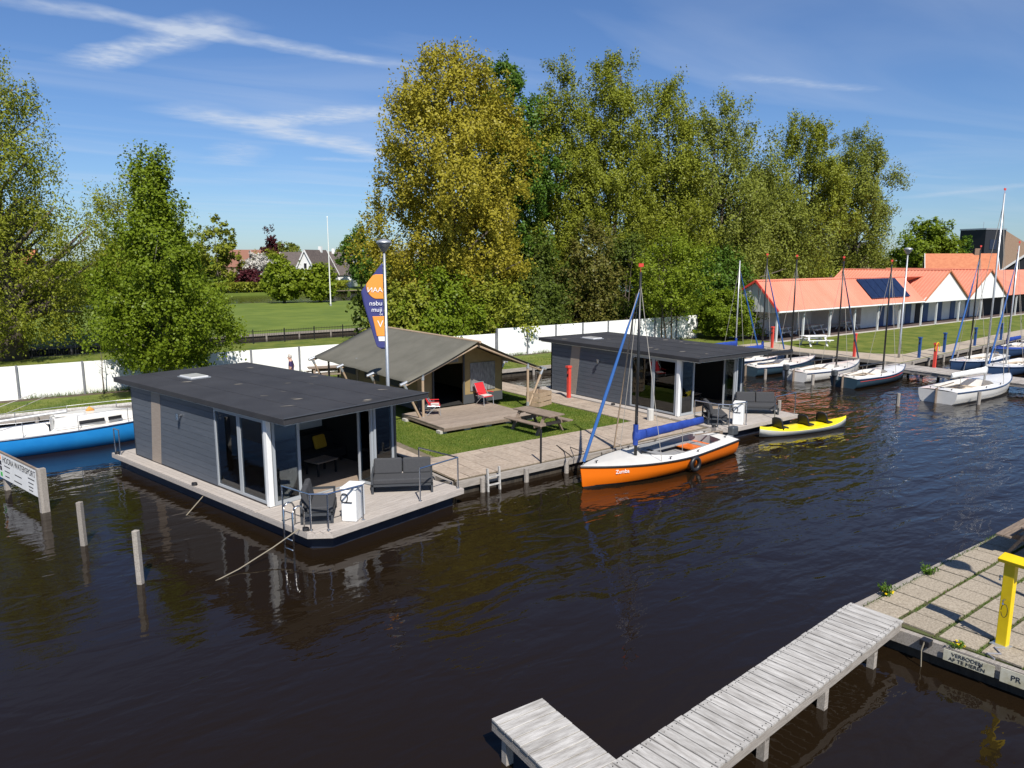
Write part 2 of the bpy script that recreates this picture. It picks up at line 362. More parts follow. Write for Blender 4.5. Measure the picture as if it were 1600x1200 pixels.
quay_wall([(36.5, 4.3), (60, 5.9), (100, 8.2)], .52, step=2.5)
# grey timber cap along the far side of the channel
tag(MB().tube([(-24, 19.0 - .0, .58), (-10.2, 18.44, .58), (-4.6, 18.18, .58)], .10, 10).build('bank_pole', WOODP), 'long grey round timber lying on the bank edge behind blue sailboat', 'timber')


# ------------------------------------------------------------------ houseboats
def railing(parent, pts, h, mid=False):
    r = None
    for i, p in enumerate(pts):
        t = MB().tube([(p[0], p[1], p[2]), (p[0], p[1], p[2] + h)], .022, 8)
        t.tube([(p[0], p[1], p[2]), (p[0], p[1], p[2] + .02)], .05, 8)
        t.build('railing_post', STEEL, parent, smooth=False)
    MB().tube([(p[0], p[1], p[2] + h) for p in pts], .022, 8).build('handrail', STEEL, parent)
def houseboat(loc, rz, label, second=False):
    W, L, Z0, ZT = 4.36, 8.25, .52, 2.88
    hb = empty('houseboat', loc, rz, label, 'houseboat', 'floating holiday homes')
    # float and deck
    MB().prism([(-.25, -2.2), (.15, -2.55), (4.3, -2.55), (4.3, 8.95), (-.25, 8.95)], -.5, .34).build('float', HULLD, hb, bevel=.03)
    MB().prism([(-.45, -2.35), (-.02, -2.78), (4.52, -2.78), (4.52, 9.1), (-.45, 9.1)], .34, .47).build('deck_edge', DECKT, hb)
    bd = None
    for i in range(19):                                           # boards of the front terrace
        y = -2.71 + i * .1435
        x0 = -.45 if y > -2.3 else -.45 + (-2.3 - y) * .98
        MB().box(x0 + .004, y - .0665, .47, 4.515, y + .0665, .497).build('deck_board', DECKT, hb)
    for i in range(3): MB().box(-.445 + i * .145, .03, .47, -.445 + i * .145 + .138, 9.09, .497).build('deck_board', DECKT, hb)
    bx('deck_board', DECKT, hb, 4.372, .03, .47, 4.512, 9.09, .497); bx('deck_board', DECKT, hb, .0, 8.27, .47, 4.365, 9.09, .497)
    # floor inside
    bx('floor', mat('inner_floor', (.22, .17, .13), .6, (.28, .22, .17), 3, 4, (8, 1, 1)), hb, .05, .02, .47, W - .05, L - .05, .53)
    # clad walls: boards on the closed part
    nb, bh = 12, (ZT - Z0) / 12
    wl = bx('side_wall', CLAD, hb, .03, 2.76, Z0, .10, L, ZT)
    for i in range(nb):
        z = Z0 + i * bh
        bx('cladding_board', CLAD, wl, 0, 2.76, z + .004, .034, L, z + bh - .004)
    # slanted beige strip
    sp = MB(); a, b = (6.36, 6.98), (6.05, 6.67)
    sp.add([(-.012, a[0], Z0), (-.012, a[1], Z0), (-.012, b[1], ZT), (-.012, b[0], ZT), (.02, a[0], Z0), (.02, a[1], Z0), (.02, b[1], ZT), (.02, b[0], ZT)],
           [(0, 1, 2, 3), (7, 6, 5, 4), (0, 4, 5, 1), (1, 5, 6, 2), (2, 6, 7, 3), (3, 7, 4, 0)])
    sp.build('cladding_strip', STRIP, wl)
    bw = bx('rear_wall', CLAD, hb, 0, L - .08, Z0, W, L + .0, ZT)
    rw = bx('side_wall', CLAD, hb, W - .1, .9, Z0, W - .03, L, ZT)
    for i in range(nb):
        z = Z0 + i * bh
        bx('cladding_board', CLAD, rw, W - .034, .9, z + .004, W, L, z + bh - .004)
    # inner partition and inside faces
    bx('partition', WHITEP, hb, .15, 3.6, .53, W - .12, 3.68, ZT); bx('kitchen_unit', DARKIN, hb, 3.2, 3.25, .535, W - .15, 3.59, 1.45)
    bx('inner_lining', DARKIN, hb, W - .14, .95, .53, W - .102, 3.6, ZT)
    bx('ceiling', WHITEP, hb, .1, .1, ZT - .04, W - .1, 3.6, ZT - .003)
    # wall lamp
    wlmp = MB().tube([(-.01, 4.7, 2.35), (-.14, 4.7, 2.35)], .035, 8).tube([(-.14, 4.7, 2.42), (-.14, 4.7, 2.24)], .05, 8).build('wall_lamp', STEEL, hb)
    # glazing: side
    def glazed(name, p, q, z0, z1, fw=.07, parent=hb, fm=FRAME, th=.07):
        p, q = Vector((*p, 0)), Vector((*q, 0)); d = (q - p).normalized(); up = Vector((0, 0, 1))
        f = MB()
        f.bar(p + d * fw / 2 + up * z0, p + d * fw / 2 + up * z1, fw, th, up=d.cross(up)); f.bar(q - d * fw / 2 + up * z0, q - d * fw / 2 + up * z1, fw, th, up=d.cross(up))
        f.bar(p + d * fw + up * (z0 + fw / 2), q - d * fw + up * (z0 + fw / 2), th, fw); f.bar(p + d * fw + up * (z1 - fw / 2), q - d * fw + up * (z1 - fw / 2), th, fw)
        o = f.build(name, fm, parent)
        g = MB().bar(p + d * fw * .8 + up * (z0 + z1) / 2, q - d * fw * .8 + up * (z0 + z1) / 2, .012, z1 - z0 - fw * 1.7)
        g.build('pane', GLASS, o); return o
    glazed('window', (.035, 2.74), (.035, 1.42), Z0 + .02, ZT - .05); glazed('window', (.035, 1.41), (.035, .13), Z0 + .02, ZT - .05)
    bx('window_head', FRAME, hb, -.03, .1, ZT - .05, .1, 2.75, ZT)
    bx('corner_post', WHITEP, hb, -.03, -.05, .5, .11, .10, ZT, bevel=.01)
    # front: fixed pane, opening, folded doors, fixed pane
    glazed('window', (.14, .0), (.98, .0), Z0 + .0, ZT - .02, .08)
    glazed('folding_door', (2.92, -.06), (2.98, -.62), Z0, ZT - .1, .07)
    glazed('folding_door', (3.06, -.06), (3.06, -.66), Z0, ZT - .1, .07)
    bx('door_post', WHITEP, hb, 3.1, -.05, .5, 3.2, .05, ZT - .02)
    glazed('window', (3.21, .0), (4.28, .0), Z0, ZT - .02, .08)
    bx('corner_post', ALUD, hb, 4.285, -.06, .5, W + .0, .06, ZT); glazed('window', (W - .05, .07), (W - .05, .88), Z0, ZT - .02, .07, fm=ALUD)
    bx('door_track', FRAME, hb, .1, -.05, .5, 4.28, .05, .518)
    # roof with pale soffit trim, dark fascia, skylight, a few pale scuffs
    rf = MB().box(-.22, -1.22, 2.93, 4.66, 9.0, 3.09).build('roof', ROOFB, hb, bevel=.012)
    bx('soffit', mat('pale_trim', (.55, .55, .53), .6), hb, -.12, -1.1, ZT, 4.56, 8.9, 2.93)
    MB().tube([(-.22, -1.23, 3.1), (4.66, -1.23, 3.1)], .018, 6).build('roof_edge', ALUD, rf)
    for x in (.95, 2.15, 3.4): MB().box(x - .05, -1.15, 3.088, x + .05, 8.95, 3.0965).build('felt_lap', ROOFB, rf)
    sk = MB().box(1.25, 6.5, 3.08, 1.85, 7.35, 3.16).build('skylight', mat('clear_dome', (.42, .42, .42), .15, (.5, .5, .5), 3), rf, bevel=.03)
    bx('skylight_kerb', GALV, sk, 1.2, 6.45, 3.08, 1.9, 7.4, 3.12)
    rs = random.Random(3 + second)
    sf = MB()
    for i in range(16):
        x, y = rs.uniform(.2, 4.4), rs.uniform(-1, 4.5) if i < 11 else rs.uniform(-1, 8); l, ww = rs.uniform(.05, .22), rs.uniform(.015, .05); a = rs.uniform(0, 3.1)
        poly = [(x + math.cos(a + t) * l * rs.uniform(.6, 1), y + math.sin(t) * ww * rs.uniform(.6, 1) * 3) for t in (0, .9, 1.8, 2.7, 3.6, 4.5, 5.4)]
        sf.add([(px, py, 3.0995) for px, py in poly], [tuple(range(7))])
    sf.build('lichen_spots', mat('lichen', (.20, .18, .15), .95), rf)
    # railings
    railing(hb, [(-.36, -1.2, .497), (-.3, -2.3, .497), (-.02, -2.62, .497), (.98, -2.68, .497)], .92)
    railing(hb, [(2.92, -2.68, .497), (4.40, -2.66, .497), (4.42, -1.0, .497)], .92)
    railing(hb, [(-.36, 8.6, .497), (-.36, 9.0, .497)], .85)
    # swim ladder
    ld = MB()
    for y in (-1.62, -2.02):
        ld.tube([(-.30, y, .5), (-.30, y, .95), (-.36, y, 1.06), (-.46, y, 1.10), (-.57, y, 1.06), (-.62, y, .95), (-.62, y, -.6)], .022, 8)
    for z in (.25, 0, -.25): ld.tube([(-.62, -1.62, z), (-.62, -2.02, z)], .018, 6)
    if not second: ld.build('ladder', STEEL, hb, smooth=True)
    # cleats
    for y in (3.4, 8.8, -2.2):
        c = MB().tube([(-.38, y - .12, .55), (-.38, y + .12, .55)], .018, 6).tube([(-.38, y, .49), (-.38, y, .55)], .02, 6)
        for k in range(3): c.tube([(-.38 + math.cos(t) * .07, y + math.sin(t) * .08, .52 + .02 * k) for t in [i * .7 for i in range(10)]], .013, 5)
        c.build('cleat', BLACK, hb)
    return hb
def place(o, hb, x, y, z, rz):
    """stand a thing at a spot of a houseboat's terrace"""
    a = hb.rotation_euler.z; o.location = Vector(hb.location) + Matrix.Rotation(a, 3, 'Z') @ Vector((x, y, z)); o.rotation_euler = (0, 0, a + rz); return o
def lounge(name, label, cat, Wd, arms, group):
    """outdoor lounge seat: x along its width, back at +y"""
    o = empty(name, (0, 0, 0), 0, label, cat, group)
    f = MB(); D = .80
    for x in (0.03, Wd - .03):
        f.bar((x, 0.03, 0), (x, .03, .26), .06); f.bar((x, D - .03, 0), (x, D - .03, .55), .06); f.bar((x, .03, .03), (x, D - .03, .03), .06)
    for y in (.03, D - .03): f.bar((0, y, .24), (Wd, y, .24), .06)
    f.bar((0.03, 0, .24), (.03, D, .24), .06); f.bar((Wd - .03, 0, .24), (Wd - .03, D, .24), .06); f.bar((0, D - .03, .55), (Wd, D - .03, .55), .06)
    f.build('frame', ALUD, o)
    bx('slat_base', ALUD, o, .06, .06, .235, Wd - .06, D - .06, .262)
    for x in arms:
        a = MB(); a.bar((x, .05, .0), (x, .05, .56), .055); a.bar((x, .02, .56), (x, D, .56), .055); a.build('armrest', ALUD, o)
    n = max(1, round(Wd / .75)); cw = (Wd - .08) / n
    bx('seat_cushion', CUSH, o, .05, .01, .265, Wd - .05, D - .16, .42, bevel=.04, seg=3)
    for i in range(n):
        c = MB().box(-cw / 2 + .008, -.075, 0, cw / 2 - .008, .075, .46).build('back_cushion', CUSH, o, bevel=.05, seg=3)
        c.location = (.04 + cw * (i + .5), D - .17, .40); c.rotation_euler = (R(-12), 0, 0)
    return o
def terrace(hb, which):
    g = 'terrace furniture of the houseboats'
    s = lounge('sofa', 'two-seat charcoal outdoor sofa on the terrace of the ' + which, 'sofa', 1.72, [.03], g)
    # front edge from (2.43,-1.31) to (3.55,-2.62), back toward the right
    place(s, hb, 2.42, -1.22, .498, R(-42))
    c = lounge('lounge_chair', 'charcoal lounge chair on the terrace of the ' + which, 'lounge chair', 1.25, [1.22], g)
    place(c, hb, .36, -2.30, .498, R(50))
    b = empty('cabinet', (0, 0, 0), 0, 'white terrace cabinet against the railing of the ' + which, 'cabinet', g)
    bx('body', WHITEP, b, -.2, -.3, 0, .2, .3, .84, bevel=.03); bx('lid', WHITEP, b, -.215, -.315, .843, .215, .315, .88, bevel=.012); bx('handle', BLACK, b, -.1, -.325, .5, .1, -.302, .52)
    hs = MB().tube([(-.1 + .09 * math.cos(t), -.32 + .02 * math.sin(t * 3), .62 + .12 * math.sin(t)) for t in [i * .5 for i in range(20)]], .014, 5).build('hose', BLACK, b)
    place(b, hb, .93, -2.36, .498, R(-60))
    # indoors, seen through the open doors
    so = empty('indoor_sofa', (0, 0, 0), 0, 'dark corner sofa inside the ' + which, 'sofa')
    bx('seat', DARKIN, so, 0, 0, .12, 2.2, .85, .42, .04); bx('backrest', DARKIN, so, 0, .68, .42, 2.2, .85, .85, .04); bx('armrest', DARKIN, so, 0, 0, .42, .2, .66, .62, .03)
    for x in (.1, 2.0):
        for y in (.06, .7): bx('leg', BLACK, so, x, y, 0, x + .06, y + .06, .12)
    place(so, hb, 2.0, 2.25, .53, 0)
    pl = tag(MB().box(-.24, -.07, 0, .24, .07, .44).build('pillow', YELC, bevel=.06, seg=3), 'mustard yellow pillow on the indoor sofa of the ' + which, 'pillow')
    place(pl, hb, 3.55, 2.72, .95, .15); pl.rotation_euler.x = R(-18)
    tb = empty('coffee_table', (0, 0, 0), 0, 'low slatted coffee table inside the ' + which, 'table')
    for i in range(5): bx('slat', WOODB, tb, 0, i * .13, .40, .8, i * .13 + .11, .43)
    for x in (.03, .72):
        for y in (.03, .55): bx('leg', BLACK, tb, x, y, 0, x + .05, y + .05, .4)
    place(tb, hb, 2.35, 1.2, .53, .1)
hb1 = houseboat((-4.99, .91, 0), math.atan2(.218, .976), 'dark grey flat-roofed houseboat moored past the tent lawn corner, ropes to sunken poles')
hb2 = houseboat((12.55, 2.04, 0), 0, 'dark grey flat-roofed houseboat between the paved path and the yellow kayak', True)
terrace(hb1, 'houseboat with the swim ladder'); terrace(hb2, 'houseboat next to the kayak')
def rope(pts, label, m=ROPE, r=.014): return tag(MB().tube(pts, r, 6).build('mooring_rope', m), label, 'rope')
rope([(-5.5, 4.1, .53), (-5.9, 3.7, .35), (-6.7, 3.0, -.05)], 'short mooring rope running from the side cleat into the water')
rope([(-5.0, -1.2, .53), (-5.7, -1.35, .28), (-6.6, -1.6, .05), (-7.5, -1.9, -.05)], 'long mooring rope slanting from the terrace corner into the water')

# ------------------------------------------------------------------ safari tent
def tent():
    t = empty('safari_tent', (0, 0, 0), 0, 'olive canvas safari tent with timber poles and porch on the lawn', 'tent')
    S0, S1, SM, N0, N1 = 2.75, 9.6, 6.15, 7.35, 17.0; ZE, ZR = 2.22, 3.62
    # roof: two sagging canvas slopes
    def slope(sgn):
        rows = []
        K, J = 16, 12
        for i in range(K + 1):
            n = N0 + (N1 - N0) * i / K; r = []
            for j in range(J + 1):
                f = j / J; s = SM + (S0 - SM if sgn < 0 else S1 - SM) * f
                bay = abs(math.sin(math.pi * i / K * 4)) * .035
                z = ZR + (ZE - ZR) * f - .05 * math.sin(math.pi * f) - bay * (.4 + f) * .6
                r.append(Vector((s, n, z)))
            rows.append(r)
        m = MB(); m.loft(rows, False); 
        o = m.build('roof_canvas', CANV, t, smooth=True); so = o.modifiers.new('solid', 'SOLIDIFY'); so.thickness = .012; return o
    slope(-1); slope(1)
    MB().tube([(SM, N0 - .12, ZR - .02), (SM, N1, ZR - .02)], .055, 10).build('ridge_pole', POLEW, t)
    ns = [N0 + .12, 10.4, 13.5, N1 - .15]
    for n in ns:
        for sg, se in ((-1, S0), (1, S1)):
            d = 1 if sg > 0 else -1
            e = Vector((se + d * .28, n, ZE - .11 - .0)); k = Vector((se - d * .72, n, ZE + .22))
            MB().tube([(SM, n, ZR - .19), (se, n, ZE - .13), tuple(e)], .045, 8).build('rafter', POLEW, t)
            MB().tube([tuple(e + (k - e) * .0), tuple(e + (k - e) * .32)], .062, 8).build('rafter_sleeve', GALV, t)
            px = se - d * .75
            MB().tube([(px, n, .46), (px, n, ZE + .22)], .055, 8).build('upright_pole', POLEW, t)
            MB().tube([(px, n, ZE + .0), (px, n, ZE + .25)], .066, 8).build('pole_sleeve', GALV, t); MB().tube([(px, n, .45), (px, n, .72)], .07, 8).build('pole_foot', GALV, t)
            MB().tube([(se + d * .12, n, ZE - .05), (px + d * .08, n, .55)], .05, 8).build('brace', POLEW, t)
            MB().tube([(se + d * .12, n, ZE - .05), (se + d * -.02, n, ZE - .33)], .06, 8).build('brace_sleeve', GALV, t)
    # canvas room
    a0, a1, f0, b0 = 3.95, 8.35, 8.75, 16.4
    def zroof(s): return ZR - abs(s - SM) / (SM - S0) * (ZR - ZE) - .12
    for s in (a0, a1):
        MB().box(s - .02, f0, .72, s + .02, b0, zroof(s)).build('side_wall', CANT, t)
        sg = -1 if s == a0 else 1
        for k in range(3):
            n = f0 + .9 + k * 2.5
            MB().box(s + sg * .022 - .006, n, 1.5, s + sg * .022 + .006, n + 1.5, 2.2).build('side_window', CANG, t)
        MB().box(s + sg * .022 - .006, f0, .72, s + sg * .022 + .006, b0, 1.0).build('skirt', CANG, t)
    def front(n):
        w = MB()
        # panel outline with door opening s 4.95..6.2
        w.add([(a0, n, .72), (4.75, n, .72), (4.75, n, zroof(4.75)), (a0, n, zroof(a0))], [(0, 1, 2, 3)])
        w.add([(6.25, n, .72), (a1, n, .72), (a1, n, zroof(a1)), (6.25, n, zroof(6.25))], [(0, 1, 2, 3)])
        w.add([(4.75, n, 2.55), (6.25, n, 2.55), (6.25, n, zroof(6.25)), (SM, n, zroof(SM)), (4.75, n, zroof(4.75))], [(0, 1, 2, 3, 4)])
        return w
    fw = front(f0).build('front_wall', CANT, t); so = fw.modifiers.new('solid', 'SOLIDIFY'); so.thickness = .03
    MB().add([(a0, b0, .72), (a1, b0, .72), (a1, b0, zroof(a1)), (SM, b0, zroof(SM)), (a0, b0, zroof(a0))], [(0, 1, 2, 3, 4)]).build('rear_wall', CANT, t)
    bx('vinyl_window', PVC, fw, 6.62, f0 - .035, 1.25, 7.95, f0 - .02, 2.5)
    bx('vinyl_window', PVC, fw, 5.0, f0 - .035, 2.62, 6.0, f0 - .02, 2.95)
    bx('skirt', CANG, fw, 6.26, f0 - .04, .72, a1, f0 - .018, 1.12); bx('skirt', CANG, fw, a0, f0 - .04, .72, 4.74, f0 - .018, 1.12)
    bx('name_plate', WHF, fw, 7.0, f0 - .05, .88, 7.3, f0 - .042, 1.1)
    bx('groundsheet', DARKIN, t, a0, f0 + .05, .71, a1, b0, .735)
    for s in (4.72, 6.28): MB().tube([(s, f0 - .03, .72), (s, f0 - .03, zroof(s))], .045, 8).build('door_roll', CANG, fw)
    return t
tent()
dk = empty('tent_deck', (0, 0, 0), 0, 'low weathered timber deck in front of the tent', 'deck')
for i in range(23):
    n = 5.38 + i * .145
    MB().box(3.15, n - .068, .665, 7.45, n + .068, .70).build('plank', TENTD, dk)
for n in (5.36, 8.62): bx('edge_beam', WOODB, dk, 3.13, n - .06, .56, 7.47, n - .015, .664)
for s in (3.2, 4.3, 5.3, 6.3, 7.4):
    bx('joist', WOODB, dk, s - .04, 5.4, .55, s + .04, 8.6, .664)
    for n in (5.6, 8.3): bx('footing', mat('concrete_block', (.40, .38, .34), .9), dk, s - .15, n - .15, .44, s + .15, n + .15, .552)
def red_chair(loc, rz, label):
    c = empty('folding_chair', loc, rz, label, 'chair', 'red chairs on the tent deck')
    f = MB()
    for x in (-.28, .28):
        f.tube([(x, -.25, 0), (x, -.22, .38), (x, .28, .40)], .014, 6); f.tube([(x, .32, 0), (x, -.1, .40), (x, .1, .42), (x, .42, .95)], .014, 6)
    f.tube([(-.28, -.22, .38), (.28, -.22, .38)], .014, 6); f.tube([(-.28, .42, .95), (.28, .42, .95)], .014, 6); f.build('frame', GALV, c)
    MB().box(-.27, -.24, .37, .27, .16, .40).build('seat', REDC, c, bevel=.01); bx('seat_pad', mat('pale_pad', (.5, .45, .42), .9), c, -.24, -.2, .402, .24, .14, .44, .015)
    bk = MB().box(-.27, -.02, 0, .27, .02, .62).build('backrest', REDC, c, bevel=.01); bk.location = (0, .17, .38); bk.rotation_euler = (R(-27), 0, 0)
    for x in (-.3, .3): bx('armrest', REDC, c, x - .03, -.2, .55, x + .03, .2, .575)
    return c
red_chair((4.15, 7.7, .702), R(60), 'red folding chair facing across the deck beside the tent upright')
red_chair((7.0, 8.15, .702), R(8), 'red folding chair backed against the vinyl window of the tent')
# small crate-like bench beside the deck
cr = empty('wooden_crate', (9.6, 7.6, .452), .3, 'pale plywood crate standing beside the tent pole', 'crate')
for z in (.02, .24, .46):
    for y in (-.35, .35): bx('slat', POLEW, cr, -.5, y - .012, z, .5, y + .012, z + .18)
    for x in (-.49, .49): bx('slat', POLEW, cr, x - .012, -.335, z, x + .012, .335, z + .18)
for x in (-.46, .46):
    for y in (-.32, .32): bx('corner_post', WOODB, cr, x - .02, y - .02, 0, x + .02, y + .02, .66)
# dark timber bench / rail behind it
def picnic(loc, rz, label, m, group=None, L=2.1):
    t = empty('picnic_table', loc, rz, label, 'picnic table', group)
    for i in range(5): bx('top_plank', m, t, -.4 + i * .162, -L / 2, .72, -.4 + i * .162 + .152, L / 2, .765, bevel=.006, seg=1)
    for s in (-1, 1):
        for i in range(2): bx('seat_plank', m, t, s * .72 - .145 + i * .15, -L / 2, .43, s * .72 - .145 + i * .15 + .14, L / 2, .475, bevel=.006, seg=1)
        y = s * (L / 2 - .35)
        MB().bar((-.86, y, .40), (.86, y, .40), .06, .12).build('cross_beam', m, t); MB().bar((-.38, y, .67), (.38, y, .67), .06, .09).build('cross_beam', m, t)
        for q in (-1, 1): MB().bar((q * .68, y + .06, 0), (q * .26, y + .06, .715), .06, .12, up=(0, 1, 0)).build('leg', m, t)
    MB().bar((0, -L / 2 + .35, .62), (0, L / 2 - .35, .62), .05, .09).build('stretcher', m, t)
    return t
picnic((6.45, 3.75, .447), R(4), 'brown wooden picnic table on the lawn between tent deck and path', WOODB)

# ------------------------------------------------------------------ lamp posts and banner
def lamp(loc, label, h=7.15):
    l = empty('lamp_post', loc, 0, label, 'lamp post', 'grey lamp posts')
    MB().tube([(0, 0, 0), (0, 0, 1.2), (0, 0, h - .4)], [.075, .07, .045], 12).build('pole', GALV, l, smooth=True)
    hd = MB()
    prof = [(.04, -.40), (.05, -.34), (.09, -.32), (.25, -.06), (.27, -.03)]
    hd.loft([[Vector((r * math.cos(a), r * math.sin(a), h + z)) for a in [2 * math.pi * i / 20 for i in range(20)]] for r, z in prof]); o = hd.build('lamp_bowl', mat('smoked_bowl', (.22, .23, .24), .25), l, smooth=True)
    hd = MB(); prof = [(.28, -.03), (.29, 0), (.23, .05), (.11, .10), (.02, .12)]
    hd.loft([[Vector((r * math.cos(a), r * math.sin(a), h + z)) for a in [2 * math.pi * i / 20 for i in range(20)]] for r, z in prof]); hd.build('lamp_cap', GALV, l, smooth=True)
    bx('service_door', GALV, l, -.03, -.088, .7, .03, -.078, 1.1)
    return l
lamp((1.35, 6.3, .45), 'grey lamp post with the blue and orange banner, beside the tent')
lamp((38.94, 5.61, .5), 'grey lamp post on the grass by the moored sailboats')
def banner():
    b = empty('banner', (1.35, 6.3, 0), 0, 'navy and orange feather banner with white lettering, seen from behind', 'banner')
    # sail-shaped cloth in a plane facing the camera side; local u points left along the picture of the cloth
    ud = Vector((-.80, .45, 0)).normalized()
    def edge(z):  # width of the cloth at height z
        ks = [(3.75, .12), (3.85, .30), (4.6, .50), (5.4, .72), (5.85, .80), (6.2, .54), (6.85, .03)]
        for (a, wa), (c, wc) in zip(ks[:-1], ks[1:]):
            if a <= z <= c: return wa + (wc - wa) * (z - a) / (c - a)
        return .05
    off = lambda u, z: Vector((0, 0, z)) + ud * (u + .07) + Vector((.45, .8, 0)).normalized() * (.022 * math.sin(u * 5 + z * 1.7))
    def patch(name, z0, z1, fr0, fr1, m, lift, parent=b, clip=None):
        rows = []; K, J = 36, 10
        for i in range(K + 1):
            z = z0 + (z1 - z0) * i / K; w = edge(z); u0, u1 = fr0 * w, fr1 * w
            if clip: 
                c = clip(z); u0, u1 = min(w, c[0]), min(w, c[1])
            rows.append([off(u0 + (u1 - u0) * j / J, z) + Vector((-.45, -.8, 0)).normalized() * lift for j in range(J + 1)])
        o = MB().loft(rows, False).build(name, m, parent, smooth=True)
        s = o.modifiers.new('solid', 'SOLIDIFY'); s.thickness = .004; return o
    cl = patch('cloth', 3.75, 6.85, 0, 1, NAVYF, 0)
    cz, rad = 6.02, .45
    def circ(z):
        h = math.sqrt(max(0, rad * rad - (z - cz) ** 2)); return (0.0, max(.001, .16 + h))
    patch('orange_disc', cz - rad + .01, cz + rad - .01, 0, 1, ORF, .012, cl, circ)
    patch('orange_panel', 4.22, 4.95, 0.0, .7, ORF, .012, cl); patch('white_panel', 4.04, 4.21, .0, .6, WHF, .012, cl)
    ang = math.atan2(-ud.y, -ud.x)      # letters run mirrored
    def tx(body, z, size, u, m=WHF):
        p = off(u, z) + Vector((-.45, -.8, 0)).normalized() * .034
        o = text('lettering', body, size, m, cl, p, (R(90), 0, ang), mirror=True, ext=.001); return o
    tx('AAN', 5.9, .26, .30); tx('uden', 5.42, .24, .28); tx('ijum', 5.19, .23, .25); tx('so', 5.03, .13, .1); tx('V', 4.66, .36, .14)
    MB().tube([(0, 0, 6.84), tuple(off(.0, 6.8))], .01, 5).build('clip', STEEL, b)
    MB().tube([(0, 0, 3.82), tuple(off(.05, 3.82))], .01, 5).build('clip', STEEL, b)
banner()

# ------------------------------------------------------------------ white fences
def fence(p, q, k, h, label, th=.06):
    f = empty('fence', (0, 0, 0), 0, label, 'fence')
    p, q = Vector((*p, 0)), Vector((*q, 0)); d = (q - p).normalized(); nn = Vector((d.y, -d.x, 0)); L = (q - p).length
    up = Vector((0, 0, 1)); hv = h(0)
    for i in range(k):
        a = p + d * (L * i / k + .035) ; b = p + d * (L * (i + 1) / k - .035)
        MB().bar(a + up * (.42 + hv / 2), b + up * (.42 + hv / 2), th, hv).build('panel', WALLW, f)
    for i in range(k + 1):
        a = p + d * (L * i / k)
        MB().bar(a + nn * .05 + up * .35, a + nn * .05 + up * (.47 + hv - .02), .09, .15, up=nn).build('post', POSTG, f)
    return f
fence((-36, 24.14), (17.55, 22.12), 20, lambda i: 1.66, 'long white panel fence with grey posts behind the tent and birch')
fence((17.62, 22.05), (38.2, 22.05), 8, lambda i: 1.98, 'taller white panel fence with grey posts behind the kayak houseboat')

# ------------------------------------------------------------------ posts on the quays
def service_post(loc, m, label, h=1.35, hose=False, cat='service post', group=None):
    p = empty('service_post', loc, 0, label, cat, group)
    bx('post', m, p, -.075, -.075, 0, .075, .075, h, bevel=.008); bx('hood', m, p, -.15, -.1, h, .1, .1, h + .1, bevel=.01)
    bx('socket', BLACK, p, -.09, -.04, h * .72, -.076, .04, h * .72 + .12); bx('base_plate', GALV, p, -.12, -.12, 0, .12, .12, .015)
    if hose:
        MB().tube([(.26 * math.cos(t), -.1, h - .2 + .34 * math.sin(t)) for t in [i * .35 - .6 for i in range(13)]], .022, 6).build('hose', YELP, p)
    return p
service_post((11.75, 8.0, .48), REDP, 'red service post on the path beside the houseboat wall', 1.45)
service_post((36.9, 13.9, .5), REDP, 'red service post on the quay furthest toward the hedge', 1.5)
service_post((36.9, 7.6, .5), REDP, 'red service post on the quay between the moored sailboats', 1.5)
service_post((35.6, 1.9, .55), REDP, 'red service post with yellow hose on the wooden jetty', 1.4, True)
for i, (x, y, dsc) in enumerate([(39.9, 4.75, 'by the jetty root'), (44.4, 5.1, 'beside the second boat bow'), (50.5, 5.5, 'past the furled blue sails'), (56.5, 5.9, 'furthest along the harbour path')]):
    service_post((x, y, .5), BLUEP, 'blue mooring post on the harbour path ' + dsc, 1.3, group='blue mooring posts')
tag(MB().tube([(11.2, 2.3, .45), (11.2, 2.3, .95)], .14, 10).build('bollard', mat('concrete_post', (.45, .44, .41), .9), bevel=.02), 'short pale concrete bollard on the path by the orange boat', 'bollard')
# quay ladder
ql = empty('quay_ladder', (1.5, -.08, 0), 0, 'small wooden ladder hanging on the timber quay edge', 'ladder')
for x in (-.22, .22): MB().bar((x, -.2, -.7), (x, -.12, .72), .05, .07).build('rail', WOODP, ql)
for z in (-.3, -.05, .2, .45): MB().bar((-.22, -.17 + z * .05, z), (.22, -.17 + z * .05, z), .05, .04).build('rung', WOODP, ql)

